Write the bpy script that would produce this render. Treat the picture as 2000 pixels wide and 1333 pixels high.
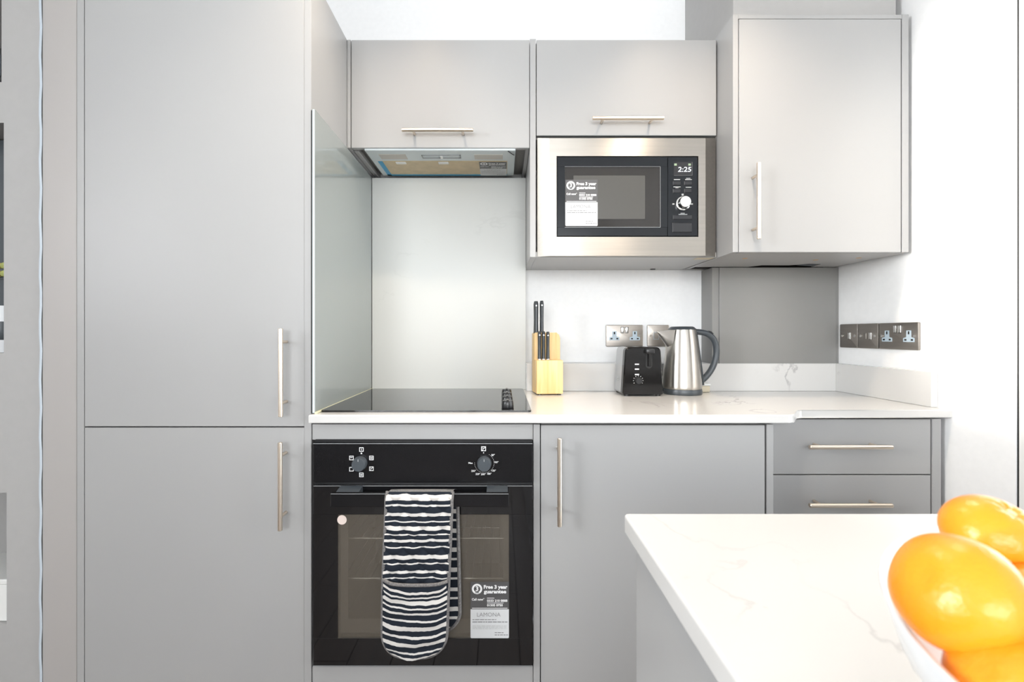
import bpy, bmesh, math, random
from mathutils import Vector, Matrix
random.seed(7)
for o in list(bpy.data.objects):
    bpy.data.objects.remove(o, do_unlink=True)
S = bpy.context.scene
COL = S.collection

# ------------------------------------------------------------------ camera, world, lights, exposure
F, VX, VY = 900.0, 980.0, 653.0            # focal length in pixels, vanishing point
CZ = 1.1235                                # lens height above the floor
cam_d = bpy.data.cameras.new('camera'); cam = bpy.data.objects.new('camera', cam_d); COL.objects.link(cam)
cam.location = (0, 0, CZ); cam.rotation_euler = (math.pi / 2, 0, 0)
cam_d.sensor_width = 36.0; cam_d.lens = F / 2000 * 36
cam_d.shift_x = (1000 - VX) / 2000; cam_d.shift_y = -(666.5 - VY) / 2000
cam_d.clip_start = 0.02
cam_d.dof.use_dof = True; cam_d.dof.focus_distance = 1.4; cam_d.dof.aperture_fstop = 9.0
S.camera = cam
S.view_settings.view_transform = 'Standard'; S.view_settings.look = 'None'
S.view_settings.gamma = 1.0; S.view_settings.use_curve_mapping = False
S.view_settings.exposure = 0.68
S.cycles.use_denoising = True; S.cycles.caustics_reflective = False; S.cycles.caustics_refractive = False; S.cycles.sample_clamp_indirect = 5.0

W = bpy.data.worlds.new('sky'); S.world = W; W.use_nodes = True
W.node_tree.nodes['Background'].inputs[0].default_value = (0.86, 0.93, 1.0, 1)
W.node_tree.nodes['Background'].inputs[1].default_value = 0.9

def area(name, loc, rot, sx, sy, power, color):
    d = bpy.data.lights.new(name, 'AREA'); d.shape = 'RECTANGLE'; d.size = sx; d.size_y = sy
    d.energy = power; d.color = color
    o = bpy.data.objects.new(name, d); COL.objects.link(o); o.location = loc; o.rotation_euler = rot
    return o
# daylight just outside the glazed door on the right and the window wall behind the lens
area('daylight_door', (1.50, 0.68, 1.10), (0, math.pi / 2, 0), 1.9, 0.86, 17, (0.93, 0.97, 1.0))
area('daylight_window', (-0.35, -3.25, 1.72), (math.pi / 2, 0, 0), 2.9, 1.2, 90, (0.95, 0.98, 1.0))
area('daylight_side_window', (-2.85, -0.5, 1.8), (0, -math.pi / 2, 0), 1.1, 1.1, 76, (0.95, 0.98, 1.0))
# low hazy sun through the side window, landing on the right-hand wall by the door
sun_d = bpy.data.lights.new('sun', 'SUN'); sun_d.energy = 7.5; sun_d.angle = math.radians(5); sun_d.color = (1.0, .96, .90)
sun = bpy.data.objects.new('sun', sun_d); COL.objects.link(sun); sun.location = (-4, -1, 3)
sun.rotation_euler = Vector((1, .35, -.08)).to_track_quat('-Z', 'Y').to_euler()

# ------------------------------------------------------------------ helpers
def PX(px, Y): return (px - VX) / F * Y
def PZ(py, Y): return CZ - (py - VY) / F * Y

WLOC = {}
def meta(o, label=None, cat=None, group=None, kind=None):
    if label: o['label'] = label
    if cat: o['category'] = cat
    if group: o['group'] = group
    if kind: o['kind'] = kind
    return o
def thing(name, loc, label=None, cat=None, group=None, kind=None):
    o = bpy.data.objects.new(name, None); COL.objects.link(o); o.location = loc
    o.empty_display_size = 0.05
    WLOC[o.name] = Vector(loc)
    return meta(o, label, cat, group, kind)
def link_mesh(name, me, mat, parent, smooth=True, angle=35):
    if mat is not None:
        for m in (mat if isinstance(mat, (list, tuple)) else [mat]): me.materials.append(m)
    if len(me.vertices):
        xs = [v.co.x for v in me.vertices]; ys = [v.co.y for v in me.vertices]; zs = [v.co.z for v in me.vertices]
        c = Vector(((min(xs) + max(xs)) / 2, (min(ys) + max(ys)) / 2, min(zs)))
    else: c = Vector((0, 0, 0))
    me.transform(Matrix.Translation(-c))
    if smooth:
        for p in me.polygons: p.use_smooth = True
        me.set_sharp_from_angle(angle=math.radians(angle))
    o = bpy.data.objects.new(name, me); COL.objects.link(o)
    if parent is not None:
        o.parent = parent; o.location = c - WLOC[parent.name]
    else: o.location = c
    WLOC[o.name] = c
    return o

class MB:
    def __init__(self): self.bm = bmesh.new()
    def box(self, x0, x1, y0, y1, z0, z1, bev=0.0008, seg=1):
        x0, x1 = min(x0, x1), max(x0, x1); y0, y1 = min(y0, y1), max(y0, y1); z0, z1 = min(z0, z1), max(z0, z1)
        r = bmesh.ops.create_cube(self.bm, size=1.0)
        vs = r['verts']
        for v in vs:
            v.co = Vector(((x0 + x1) / 2 + v.co.x * (x1 - x0), (y0 + y1) / 2 + v.co.y * (y1 - y0), (z0 + z1) / 2 + v.co.z * (z1 - z0)))
        b = min(bev, 0.45 * min(x1 - x0, y1 - y0, z1 - z0))
        if b > 0:
            es = list({e for v in vs for e in v.link_edges})
            bmesh.ops.bevel(self.bm, geom=es, offset=b, segments=seg, affect='EDGES', profile=0.5)
        return self
    def cyl(self, p0, p1, r, seg=20, r2=None, bev=0):
        p0 = Vector(p0); p1 = Vector(p1); r2 = r if r2 is None else r2
        d = p1 - p0; L = d.length
        prof = [(0, 0), (r, 0), (r2, L), (0, L)]
        if bev: prof = [(0, 0), (r - bev, 0), (r, bev), (r2, L - bev), (r2 - bev, L), (0, L)]
        q = d.to_track_quat('Z', 'Y')
        return self.lathe(p0, prof, seg, q)
    def lathe(self, origin, prof, seg=48, q=None):
        origin = Vector(origin); rings = []
        for (r, z) in prof:
            if r < 1e-7:
                p = Vector((0, 0, z)); p = q @ p if q else p
                rings.append([self.bm.verts.new(origin + p)])
            else:
                ring = []
                for i in range(seg):
                    a = 2 * math.pi * i / seg
                    p = Vector((r * math.cos(a), r * math.sin(a), z)); p = q @ p if q else p
                    ring.append(self.bm.verts.new(origin + p))
                rings.append(ring)
        for A, B in zip(rings, rings[1:]):
            if len(A) == 1 and len(B) == 1: continue
            for i in range(seg):
                j = (i + 1) % seg
                if len(A) == 1: self.bm.faces.new((A[0], B[i], B[j]))
                elif len(B) == 1: self.bm.faces.new((A[i], A[j], B[0]))
                else: self.bm.faces.new((A[i], A[j], B[j], B[i]))
        return self
    def tube(self, pts, r, seg=10, r2=None, side=None, closed=False, radii=None):
        pts = [Vector(p) for p in pts]; n = len(pts); rings = []
        nrm = None
        for i, p in enumerate(pts):
            if closed: t = pts[(i + 1) % n] - pts[i - 1]
            else: t = pts[min(i + 1, n - 1)] - pts[max(i - 1, 0)]
            t.normalize()
            if side is not None:
                b = Vector(side); b = (b - t * b.dot(t)).normalized(); nr = t.cross(b)
            else:
                if nrm is None:
                    a = Vector((0, 0, 1)) if abs(t.z) < 0.9 else Vector((1, 0, 0))
                    nr = (a - t * a.dot(t)).normalized()
                else: nr = (nrm - t * nrm.dot(t)).normalized()
                nrm = nr; b = t.cross(nr)
            k = radii[i] if radii else 1.0
            rr2 = r if r2 is None else r2
            rings.append([self.bm.verts.new(p + nr * (r * k * math.cos(2 * math.pi * s / seg)) + b * (rr2 * k * math.sin(2 * math.pi * s / seg))) for s in range(seg)])
        m = n if closed else n - 1
        for i in range(m):
            A, B = rings[i], rings[(i + 1) % n]
            for s in range(seg):
                self.bm.faces.new((A[s], A[(s + 1) % seg], B[(s + 1) % seg], B[s]))
        if not closed:
            self.bm.faces.new(rings[0][::-1]); self.bm.faces.new(rings[-1])
        return self
    def prism(self, poly, a, b, axis='z', bev=0, seg=2):
        """polygon extruded along an axis: z -> (x,y); y -> (x,z); x -> (y,z)"""
        def mk(p, t):
            if axis == 'z': return Vector((p[0], p[1], t))
            if axis == 'y': return Vector((p[0], t, p[1]))
            return Vector((t, p[0], p[1]))
        A = [self.bm.verts.new(mk(p, a)) for p in poly]; B = [self.bm.verts.new(mk(p, b)) for p in poly]
        n = len(poly); f0 = self.bm.faces.new(A); f1 = self.bm.faces.new(B[::-1])
        for i in range(n): self.bm.faces.new((A[i], B[i], B[(i + 1) % n], A[(i + 1) % n]))
        if bev:
            es = list({e for f in (f0, f1) for e in f.edges})
            bmesh.ops.bevel(self.bm, geom=es, offset=bev, segments=seg, affect='EDGES', profile=0.5)
        return self
    def quad(self, *ps):
        self.bm.faces.new([self.bm.verts.new(Vector(p)) for p in ps]); return self
    def xform(self, M):
        bmesh.ops.transform(self.bm, matrix=M, verts=self.bm.verts[:]); return self
    def build(self, name, mat, parent=None, smooth=True, angle=35, recalc=True):
        if recalc: bmesh.ops.recalc_face_normals(self.bm, faces=self.bm.faces[:])
        me = bpy.data.meshes.new(name); self.bm.to_mesh(me); self.bm.free()
        return link_mesh(name, me, mat, parent, smooth, angle)
def bx(name, mat, parent, *a, **k): return MB().box(*a, **k).build(name, mat, parent)

def rrect(x0, x1, z0, z1, r, n=5):
    pts = []
    for cx, cz, a0 in ((x1 - r, z1 - r, 0), (x0 + r, z1 - r, 90), (x0 + r, z0 + r, 180), (x1 - r, z0 + r, 270)):
        for i in range(n + 1):
            a = math.radians(a0 + 90 * i / n); pts.append((cx + r * math.cos(a), cz + r * math.sin(a)))
    return pts

def text(name, s, size, origin, xdir, ydir, mat, parent, align='LEFT', bold=0.0, width=None, lift=0.0003):
    c = bpy.data.curves.new('t', 'FONT'); c.body = s; c.size = size; c.align_x = align; c.offset = bold; c.resolution_u = 3
    o = bpy.data.objects.new('t', c); COL.objects.link(o)
    me = bpy.data.meshes.new_from_object(o); bpy.data.objects.remove(o, do_unlink=True); bpy.data.curves.remove(c)
    if len(me.vertices) == 0: return None
    xs = [v.co.x for v in me.vertices]; w = max(xs) - min(xs)
    sx = width / w if width and w > 0 else 1.0
    xd = Vector(xdir); yd = Vector(ydir); nd = xd.cross(yd)
    x0 = min(xs) if align == 'LEFT' else 0
    for v in me.vertices:
        v.co = Vector(origin) + xd * ((v.co.x - x0) * sx) + yd * v.co.y + nd * lift
    me.materials.clear()
    return link_mesh(name, me, mat, parent, smooth=False)

# ------------------------------------------------------------------ materials
def mat(name, color, rough=0.5, metal=0.0, spec=0.5, coat=0.0, **kw):
    m = bpy.data.materials.new(name); m.use_nodes = True
    b = m.node_tree.nodes['Principled BSDF']
    b.inputs['Base Color'].default_value = (*color, 1); b.inputs['Roughness'].default_value = rough
    b.inputs['Metallic'].default_value = metal; b.inputs['Specular IOR Level'].default_value = spec
    b.inputs['Coat Weight'].default_value = coat
    for k, v in kw.items(): b.inputs[k].default_value = v
    return m
def nodes(m): return m.node_tree.nodes, m.node_tree.links, m.node_tree.nodes['Principled BSDF']
def add_noise(m, scale, c0, c1, lo=0.35, hi=0.65, vec_scale=(1, 1, 1), bump=0.0, rough=None, detail=4, distortion=0.0, bdist=0.001):
    N, L, b = nodes(m)
    tc = N.new('ShaderNodeTexCoord'); mp = N.new('ShaderNodeMapping'); mp.inputs['Scale'].default_value = vec_scale
    nz = N.new('ShaderNodeTexNoise'); nz.inputs['Scale'].default_value = scale; nz.inputs['Detail'].default_value = detail
    nz.inputs['Distortion'].default_value = distortion
    L.new(tc.outputs['Object'], mp.inputs[0]); L.new(mp.outputs[0], nz.inputs['Vector'])
    if c0 is not None:
        cr = N.new('ShaderNodeValToRGB'); cr.color_ramp.elements[0].position = lo; cr.color_ramp.elements[1].position = hi
        cr.color_ramp.elements[0].color = (*c0, 1); cr.color_ramp.elements[1].color = (*c1, 1)
        L.new(nz.outputs['Fac'], cr.inputs[0]); L.new(cr.outputs[0], b.inputs['Base Color'])
    if bump:
        bp = N.new('ShaderNodeBump'); bp.inputs['Strength'].default_value = bump; bp.inputs['Distance'].default_value = bdist
        L.new(nz.outputs['Fac'], bp.inputs['Height']); L.new(bp.outputs[0], b.inputs['Normal'])
    if rough:
        mr = N.new('ShaderNodeMapRange'); mr.inputs['To Min'].default_value = rough[0]; mr.inputs['To Max'].default_value = rough[1]
        L.new(nz.outputs['Fac'], mr.inputs[0]); L.new(mr.outputs[0], b.inputs['Roughness'])
    return m

M = {}
M['wall'] = add_noise(mat('white_paint', (.86, .86, .86), .6, spec=.3), 60, (.90, .90, .90), (.92, .92, .92), bump=.04)
M['ceil'] = mat('ceiling_paint', (.88, .88, .88), .7, spec=.2)
M['greywall'] = add_noise(mat('grey_wall_paint', (.40, .392, .385), .55, spec=.3), 40, (.395, .387, .38), (.405, .397, .39), bump=.05)
M['cab'] = add_noise(mat('grey_cabinet_lacquer', (.375, .372, .37), .33, spec=.5), 1.5, (.372, .369, .367), (.380, .377, .375), detail=1)
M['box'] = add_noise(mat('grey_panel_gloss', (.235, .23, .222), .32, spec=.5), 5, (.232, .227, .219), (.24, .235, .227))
M['filler'] = mat('grey_filler_board', (.40, .378, .365), .42)
M['carc'] = mat('grey_carcass_board', (.27, .26, .25), .5)
M['dark'] = mat('dark_gap', (.02, .02, .02), .8)
M['void'] = mat('dark_service_void', (.03, .027, .025), .9)
M['seal'] = mat('pale_blue_caulk', (.50, .56, .62), .5)
M['bead'] = mat('yellowed_sealant', (.62, .60, .42), .45)
def quartz(name, base, vein, amount):
    m = mat(name, base, .16, spec=.5)
    N, L, b = nodes(m)
    tc = N.new('ShaderNodeTexCoord'); n1 = N.new('ShaderNodeTexNoise'); n1.inputs['Scale'].default_value = 3.2; n1.inputs['Detail'].default_value = 7; n1.inputs['Distortion'].default_value = 1.6
    n2 = N.new('ShaderNodeTexNoise'); n2.inputs['Scale'].default_value = 4.0; n2.inputs['Detail'].default_value = 2
    L.new(tc.outputs['Object'], n1.inputs['Vector']); L.new(tc.outputs['Object'], n2.inputs['Vector'])
    cr = N.new('ShaderNodeValToRGB'); e = cr.color_ramp.elements
    e[0].position = .485; e[0].color = (0, 0, 0, 1); e[1].position = .5; e[1].color = (1, 1, 1, 1)
    x = cr.color_ramp.elements.new(.515); x.color = (0, 0, 0, 1)
    L.new(n1.outputs['Fac'], cr.inputs[0])
    cr2 = N.new('ShaderNodeValToRGB'); cr2.color_ramp.elements[0].position = .57; cr2.color_ramp.elements[1].position = .72
    L.new(n2.outputs['Fac'], cr2.inputs[0])
    mu = N.new('ShaderNodeMath'); mu.operation = 'MULTIPLY'; L.new(cr.outputs[0], mu.inputs[0]); L.new(cr2.outputs[0], mu.inputs[1])
    mu2 = N.new('ShaderNodeMath'); mu2.operation = 'MULTIPLY'; mu2.inputs[1].default_value = amount; L.new(mu.outputs[0], mu2.inputs[0])
    mx = N.new('ShaderNodeMixRGB'); mx.inputs[1].default_value = (*base, 1); mx.inputs[2].default_value = (*vein, 1)
    L.new(mu2.outputs[0], mx.inputs[0]); L.new(mx.outputs[0], b.inputs['Base Color'])
    return m
M['quartz'] = quartz('white_quartz', (.64, .63, .615), (.29, .28, .29), .6)
M['splash'] = quartz('pale_quartz_splashback', (.60, .605, .58), (.45, .45, .43), .4)
M['splash'].node_tree.nodes['Principled BSDF'].inputs['Roughness'].default_value = .33
M['glass_side'] = mat('grey_backpainted_glass', (.30, .325, .315), .05, spec=.6, coat=.3)
M['glass_edge'] = mat('pale_glass_edge', (.62, .70, .74), .15)
def brushed(name, color, rough, vec, aniso=.0, arot=0.0):
    m = mat(name, color, rough, metal=1.0)
    add_noise(m, 120, tuple(c * .93 for c in color), color, vec_scale=vec, bump=.06, rough=(max(.3, rough * .9), rough * 1.15), detail=2, bdist=.0003)
    if aniso:
        N, L, b = nodes(m); b.inputs['Anisotropic'].default_value = aniso; b.inputs['Anisotropic Rotation'].default_value = arot
        t = N.new('ShaderNodeTangent'); t.direction_type = 'RADIAL'; t.axis = 'Z'; L.new(t.outputs[0], b.inputs['Tangent'])
    return m
M['steel'] = brushed('brushed_steel', (.46, .43, .39), .33, (.03, 1, 1), .9, 0.25)
M['kettle'] = mat('brushed_kettle_steel', (.60, .57, .53), .31, metal=1.0)
def radial(m, aniso, rot):
    N, L, b = nodes(m); b.inputs['Anisotropic'].default_value = aniso; b.inputs['Anisotropic Rotation'].default_value = rot
    t = N.new('ShaderNodeTangent'); t.direction_type = 'RADIAL'; t.axis = 'Z'; L.new(t.outputs[0], b.inputs['Tangent'])
radial(M['kettle'], .75, .25)
M['handle'] = mat('warm_brushed_nickel', (.78, .68, .57), .32, metal=1)
M['plate'] = brushed('brushed_socket_steel', (.36, .33, .30), .36, (.05, .05, 1))
M['chrome'] = mat('polished_chrome', (.85, .84, .82), .12, metal=1)
M['hood'] = mat('silver_hood_paint', (.62, .67, .68), .4, metal=.2)
M['lens'] = mat('frosted_lamp_lens', (.50, .47, .42), .35)
M['filter'] = add_noise(mat('brown_filter_film', (.55, .43, .25), .35), 25, (.50, .39, .22), (.60, .47, .28), bump=.1)
M['blue'] = mat('blue_protective_film', (.03, .30, .52), .35)
M['white_pl'] = mat('white_plastic', (.82, .82, .80), .35)
M['black_gl'] = mat('black_glass', (.008, .008, .009), .04, spec=.5)
M['black_pl'] = mat('black_plastic', (.015, .015, .016), .28)
M['black_satin'] = add_noise(mat('black_satin_panel', (.007, .007, .008), .22, spec=.3), 3, None, None, vec_scale=(.2, 1, 1), rough=(.16, .3))
M['black_gloss'] = mat('black_gloss_plastic', (.006, .0055, .0055), .12, spec=.35)
M['slate'] = mat('slate_grey_plastic', (.055, .065, .075), .35)
M['grey_pl'] = mat('grey_plastic', (.30, .31, .32), .4)
M['silver_pl'] = mat('silver_side_panel', (.42, .43, .44), .28, metal=.55)
M['sock'] = mat('pale_blue_grey_insert', (.44, .53, .60), .4)
M['print_w'] = mat('white_print', (.85, .85, .85), .5)
M['print_g'] = mat('grey_print', (.18, .18, .185), .5)
M['print_lg'] = mat('pale_grey_print', (.42, .43, .43), .5)
M['st_dark'] = mat('dark_sticker_film', (.085, .083, .085), .35)
M['st_white'] = mat('white_sticker_paper', (.62, .63, .64), .45)
M['display'] = mat('display_window', (.018, .018, .02), .12)
led = mat('lit_display_digits', (.8, .85, .9), .5); led.node_tree.nodes['Principled BSDF'].inputs['Emission Color'].default_value = (.85, .92, 1, 1)
led.node_tree.nodes['Principled BSDF'].inputs['Emission Strength'].default_value = 1.0; M['led'] = led
M['green'] = mat('display_icon_green', (.25, .34, .22), .5)
M['caps'] = mat('wood_screw_cap', (.60, .40, .24), .6)
M['beige'] = mat('bare_chipboard', (.62, .55, .42), .7)
def alpha_mat(name, color, rough, alpha):
    m = mat(name, color, rough); m.node_tree.nodes['Principled BSDF'].inputs['Alpha'].default_value = alpha; return m
M['oven_glass'] = alpha_mat('oven_window_painted_reflection', (.15, .13, .105), .05, .5)  # brown base colour stands in for the lit room reflected in the pane
M['mw_glass'] = alpha_mat('smoked_microwave_window', (.03, .028, .027), .08, .85)
M['enamel'] = mat('brown_grey_enamel', (.34, .30, .25), .35)
M['rack'] = mat('bright_wire', (.75, .70, .60), .25, metal=.6)
def glass(name):
    m = bpy.data.materials.new(name); m.use_nodes = True; N = m.node_tree.nodes; L = m.node_tree.links; N.clear()
    o = N.new('ShaderNodeOutputMaterial'); t = N.new('ShaderNodeBsdfTransparent'); g = N.new('ShaderNodeBsdfGlossy'); g.inputs['Roughness'].default_value = .02
    f = N.new('ShaderNodeFresnel'); f.inputs[0].default_value = 1.45; x = N.new('ShaderNodeMixShader')
    L.new(f.outputs[0], x.inputs[0]); L.new(t.outputs[0], x.inputs[1]); L.new(g.outputs[0], x.inputs[2]); L.new(x.outputs[0], o.inputs[0])
    return m
M['pane'] = glass('window_glass')
# wood of the knife block: streaky grain
def wood(name, c0, c1, vec, scale=14, rough=.45):
    return add_noise(mat(name, c0, rough), scale, c0, c1, vec_scale=vec, detail=5, distortion=.6, lo=.3, hi=.7, bump=.1)
M['pine'] = wood('pale_pine', (.72, .44, .16), (.86, .64, .33), (4, 4, .25))
M['plank'] = wood('dark_oak_floor', (.085, .060, .043), (.15, .11, .082), (6, .3, 1), 9, .4)
M['steel_blade'] = mat('knife_steel', (.7, .7, .7), .2, metal=1)
M['knife'] = mat('dark_knife_handle', (.045, .05, .055), .32)
M['orange'] = add_noise(mat('orange_peel', (.95, .33, .012), .33, spec=.5), 3, (.84, .25, .007), (.90, .36, .02))
def peel(m):
    N, L, b = nodes(m)
    tc = N.new('ShaderNodeTexCoord'); v = N.new('ShaderNodeTexNoise'); v.inputs['Scale'].default_value = 380; v.inputs['Detail'].default_value = 1
    n2 = N.new('ShaderNodeTexNoise'); n2.inputs['Scale'].default_value = 45
    ad = N.new('ShaderNodeMath'); ad.operation = 'MULTIPLY_ADD'; ad.inputs[1].default_value = 1.6
    bp = N.new('ShaderNodeBump'); bp.inputs['Strength'].default_value = .35; bp.inputs['Distance'].default_value = .0008
    L.new(tc.outputs['Object'], v.inputs['Vector']); L.new(tc.outputs['Object'], n2.inputs['Vector'])
    L.new(n2.outputs['Fac'], ad.inputs[0]); L.new(v.outputs['Fac'], ad.inputs[2]); L.new(ad.outputs[0], bp.inputs['Height']); L.new(bp.outputs[0], b.inputs['Normal'])
    b.inputs['Subsurface Weight'].default_value = .15; b.inputs['Subsurface Radius'].default_value = (.01, .004, .001)
peel(M['orange'])
M['calyx'] = mat('pale_stem_scar', (.72, .62, .30), .6)
M['bowl'] = mat('white_ceramic', (.80, .82, .84), .15)
M['bind'] = add_noise(mat('grey_binding_tape', (.16, .15, .15), .85, spec=.1), 260, (.12, .115, .115), (.21, .20, .195), bump=.5)
M['navy'] = mat('navy_cotton', (.017, .021, .029), .9, spec=.1)
def stripes(name, bands, wob, sag):
    """printed stripes along V of the UV map (v = 0 top, 1 bottom); bands = (start, end) of the white ones"""
    m = mat(name, (.04, .05, .07), .9, spec=.1)
    N, L, b = nodes(m)
    uv = N.new('ShaderNodeUVMap'); uv.uv_map = 'UVMap'; sp = N.new('ShaderNodeSeparateXYZ'); L.new(uv.outputs[0], sp.inputs[0])
    nz = N.new('ShaderNodeTexNoise'); nz.inputs['Scale'].default_value = 6; nz.inputs['Detail'].default_value = 2; L.new(uv.outputs[0], nz.inputs['Vector'])
    w = N.new('ShaderNodeMath'); w.operation = 'MULTIPLY_ADD'; w.inputs[1].default_value = wob; L.new(nz.outputs['Fac'], w.inputs[0]); L.new(sp.outputs['Y'], w.inputs[2])
    # sagging of the cloth print: u(1-u)
    om = N.new('ShaderNodeMath'); om.operation = 'SUBTRACT'; om.inputs[0].default_value = 1; L.new(sp.outputs['X'], om.inputs[1])
    uu = N.new('ShaderNodeMath'); uu.operation = 'MULTIPLY'; L.new(sp.outputs['X'], uu.inputs[0]); L.new(om.outputs[0], uu.inputs[1])
    sg = N.new('ShaderNodeMath'); sg.operation = 'MULTIPLY_ADD'; sg.inputs[1].default_value = -sag; L.new(uu.outputs[0], sg.inputs[0]); L.new(w.outputs[0], sg.inputs[2])
    sh = N.new('ShaderNodeMath'); sh.operation = 'SUBTRACT'; sh.inputs[1].default_value = wob * .5; L.new(sg.outputs[0], sh.inputs[0])
    cr = N.new('ShaderNodeValToRGB'); cr.color_ramp.interpolation = 'CONSTANT'
    E = cr.color_ramp.elements
    E[0].position = 0; E[0].color = (.017, .021, .029, 1)
    E[1].position = bands[0][0]; E[1].color = (.62, .585, .55, 1)
    e = E.new(bands[0][1]); e.color = (.017, .021, .029, 1)
    for a, c in bands[1:]:
        e = E.new(a); e.color = (.62, .595, .565, 1); e = E.new(c); e.color = (.017, .021, .029, 1)
    L.new(sh.outputs[0], cr.inputs[0]); L.new(cr.outputs[0], b.inputs['Base Color'])
    return m
T0 = [(65, 108), (130, 153), (195, 222), (250, 268), (290, 324), (347, 364), (384, 412), (440, 456), (500, 534), (558, 576), (615, 642), (665, 679)]
M['mitt_up'] = stripes('striped_quilted_cotton', [((a + 3 - 60) / 1230, (b - 3 - 60) / 1230) for a, b in T0], .012, -.0)
T1 = [(712, 730), (752, 768), (788, 822), (846, 862), (886, 908), (948, 966), (996, 1036), (1072, 1092), (1122, 1156), (1196, 1212), (1232, 1256)]
M['mitt_low'] = stripes('striped_cotton_pocket', [((a + 1 - 60) / 1230, (b - 1 - 60) / 1230) for a, b in T1], .02, .09)
M['mitt_back'] = stripes('striped_cotton_back', [(i / 14 + .01, i / 14 + .01 + (.03 if i % 2 else .016)) for i in range(1, 14)], .012, 0)

# ------------------------------------------------------------------ the setting
YW, YB, YU, YR = 1.83, 1.236, 1.52, 1.42        # back wall, base fronts, wall-unit fronts, right wall-unit front
YSP, YUP, YBX = 1.77, 1.725, 1.737             # splashback, upstand and boxing faces
XR, XL, YREAR, ZC = 1.27, -2.6, -3.0, 2.452
WT = .91                                       # worktop height
s = thing('floor', (0, 0, 0), kind='structure')
bx('screed', M['dark'], s, XL, XR, YREAR, YW, -.06, -.016, bev=0)
pw, pl = .148, 1.16
pm = bpy.data.meshes.new('plank'); _b = MB().box(-pw / 2 + .001, pw / 2 - .001, -pl / 2 + .001, pl / 2 - .001, -.015, 0, bev=.0015)
_b.bm.to_mesh(pm); _b.bm.free(); pm.materials.append(M['plank'])
nx = int((XR - XL) / pw)
for i in range(nx + 1):
    off = (i * .41) % 1.0 * pl
    for j in range(-1, 4):
        cy = YREAR + off + (j + .5) * pl
        if cy - pl / 2 > YB + .02 or cy + pl / 2 < YREAR: continue
        o = bpy.data.objects.new('plank', pm); COL.objects.link(o); o.parent = s
        o.location = (XL + (i + .5) * pw, cy, 0)
meta(bx('ceiling', M['ceil'], None, XL, XR, YREAR, YW, ZC, ZC + .08, bev=0), kind='structure')
meta(bx('wall_back', M['wall'], None, XL, XR + .12, YW, YW + .1, 0, ZC, bev=0), kind='structure')
SY0, SY1, SZ0, SZ1 = -1.02, -.02, 1.30, 2.33   # side window in the left wall
w = MB(); w.box(XL - .1, XL, YREAR, SY0, 0, ZC, bev=0); w.box(XL - .1, XL, SY1, YW, 0, ZC, bev=0); w.box(XL - .1, XL, SY0, SY1, 0, SZ0, bev=0); w.box(XL - .1, XL, SY0, SY1, SZ1, ZC, bev=0)
meta(w.build('wall_left', M['wall'], None, smooth=False), kind='structure')
t = thing('window_2', (XL - .05, (SY0 + SY1) / 2, SZ0), kind='structure')
f = MB(); f.box(XL - .07, XL - .03, SY0, SY0 + .04, SZ0, SZ1); f.box(XL - .07, XL - .03, SY1 - .04, SY1, SZ0, SZ1); f.box(XL - .07, XL - .03, SY0 + .04, SY1 - .04, SZ0, SZ0 + .04); f.box(XL - .07, XL - .03, SY0 + .04, SY1 - .04, SZ1 - .04, SZ1)
f.build('window_frame', M['white_pl'], t)
bx('pane', M['pane'], t, XL - .053, XL - .047, SY0 + .04, SY1 - .04, SZ0 + .04, SZ1 - .04, bev=0)
DY0, DY1, DZ = .28, 1.1385, 2.06                # glazed door opening in the right wall
w = MB(); w.box(XR, XR + .12, DY1, YW, 0, ZC, bev=0); w.box(XR, XR + .12, YREAR, DY0, 0, ZC, bev=0); w.box(XR, XR + .12, DY0, DY1, DZ, ZC, bev=0)
meta(w.build('wall_right', M['wall'], None, smooth=False), kind='structure')
w = MB(); WX0, WX1, WZ0, WZ1 = -1.8, 1.1, 1.08, 2.32
w.box(XL, WX0, YREAR - .12, YREAR, 0, ZC, bev=0); w.box(WX1, XR, YREAR - .12, YREAR, 0, ZC, bev=0)
w.box(WX0, WX1, YREAR - .12, YREAR, 0, WZ0, bev=0); w.box(WX0, WX1, YREAR - .12, YREAR, WZ1, ZC, bev=0)
meta(w.build('wall_rear', M['wall'], None, smooth=False), kind='structure')
t = thing('window_1', ((WX0 + WX1) / 2, YREAR - .06, WZ0), kind='structure')
f = MB(); fw = .05
for x in (WX0, (WX0 + WX1) / 2 - fw / 2, WX1 - fw): f.box(x, x + fw, YREAR - .09, YREAR - .04, WZ0, WZ1)
for z in (WZ0, WZ1 - fw): f.box(WX0, WX1, YREAR - .09, YREAR - .04, z, z + fw)
f.build('window_frame', M['white_pl'], t)
for a, c in ((WX0 + fw, (WX0 + WX1) / 2 - fw / 2), ((WX0 + WX1) / 2 + fw / 2, WX1 - fw)):
    bx('pane', M['pane'], t, a, c, YREAR - .068, YREAR - .062, WZ0 + fw, WZ1 - fw, bev=0)
# glazed door: only its white frame edge shows at the right border of the picture
t = thing('door_1', (XR + .06, (DY0 + DY1) / 2, 0), kind='structure')
f = MB(); g = .003
f.box(XR + .004, XR + .06, DY1 - g - .07, DY1 - g, 0.004, DZ - .006); f.box(XR + .004, XR + .06, DY0 + g, DY0 + .074, 0.004, DZ - .006)
f.box(XR + .004, XR + .06, DY0 + .074, DY1 - g - .07, DZ - .09, DZ - .006); f.box(XR + .004, XR + .06, DY0 + .074, DY1 - g - .07, .004, .16)
f.build('door_frame', M['white_pl'], t)
bx('pane', M['pane'], t, XR + .028, XR + .034, DY0 + .074, DY1 - .074, .16, DZ - .09, bev=0)
h = MB(); h.cyl((XR + .004, DY0 + .11, 1.02), (XR - .04, DY0 + .11, 1.02), .009); h.tube([(XR - .04, DY0 + .11, 1.02), (XR - .042, DY0 + .12, 1.02), (XR - .042, DY0 + .22, 1.02)], .008)
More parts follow.
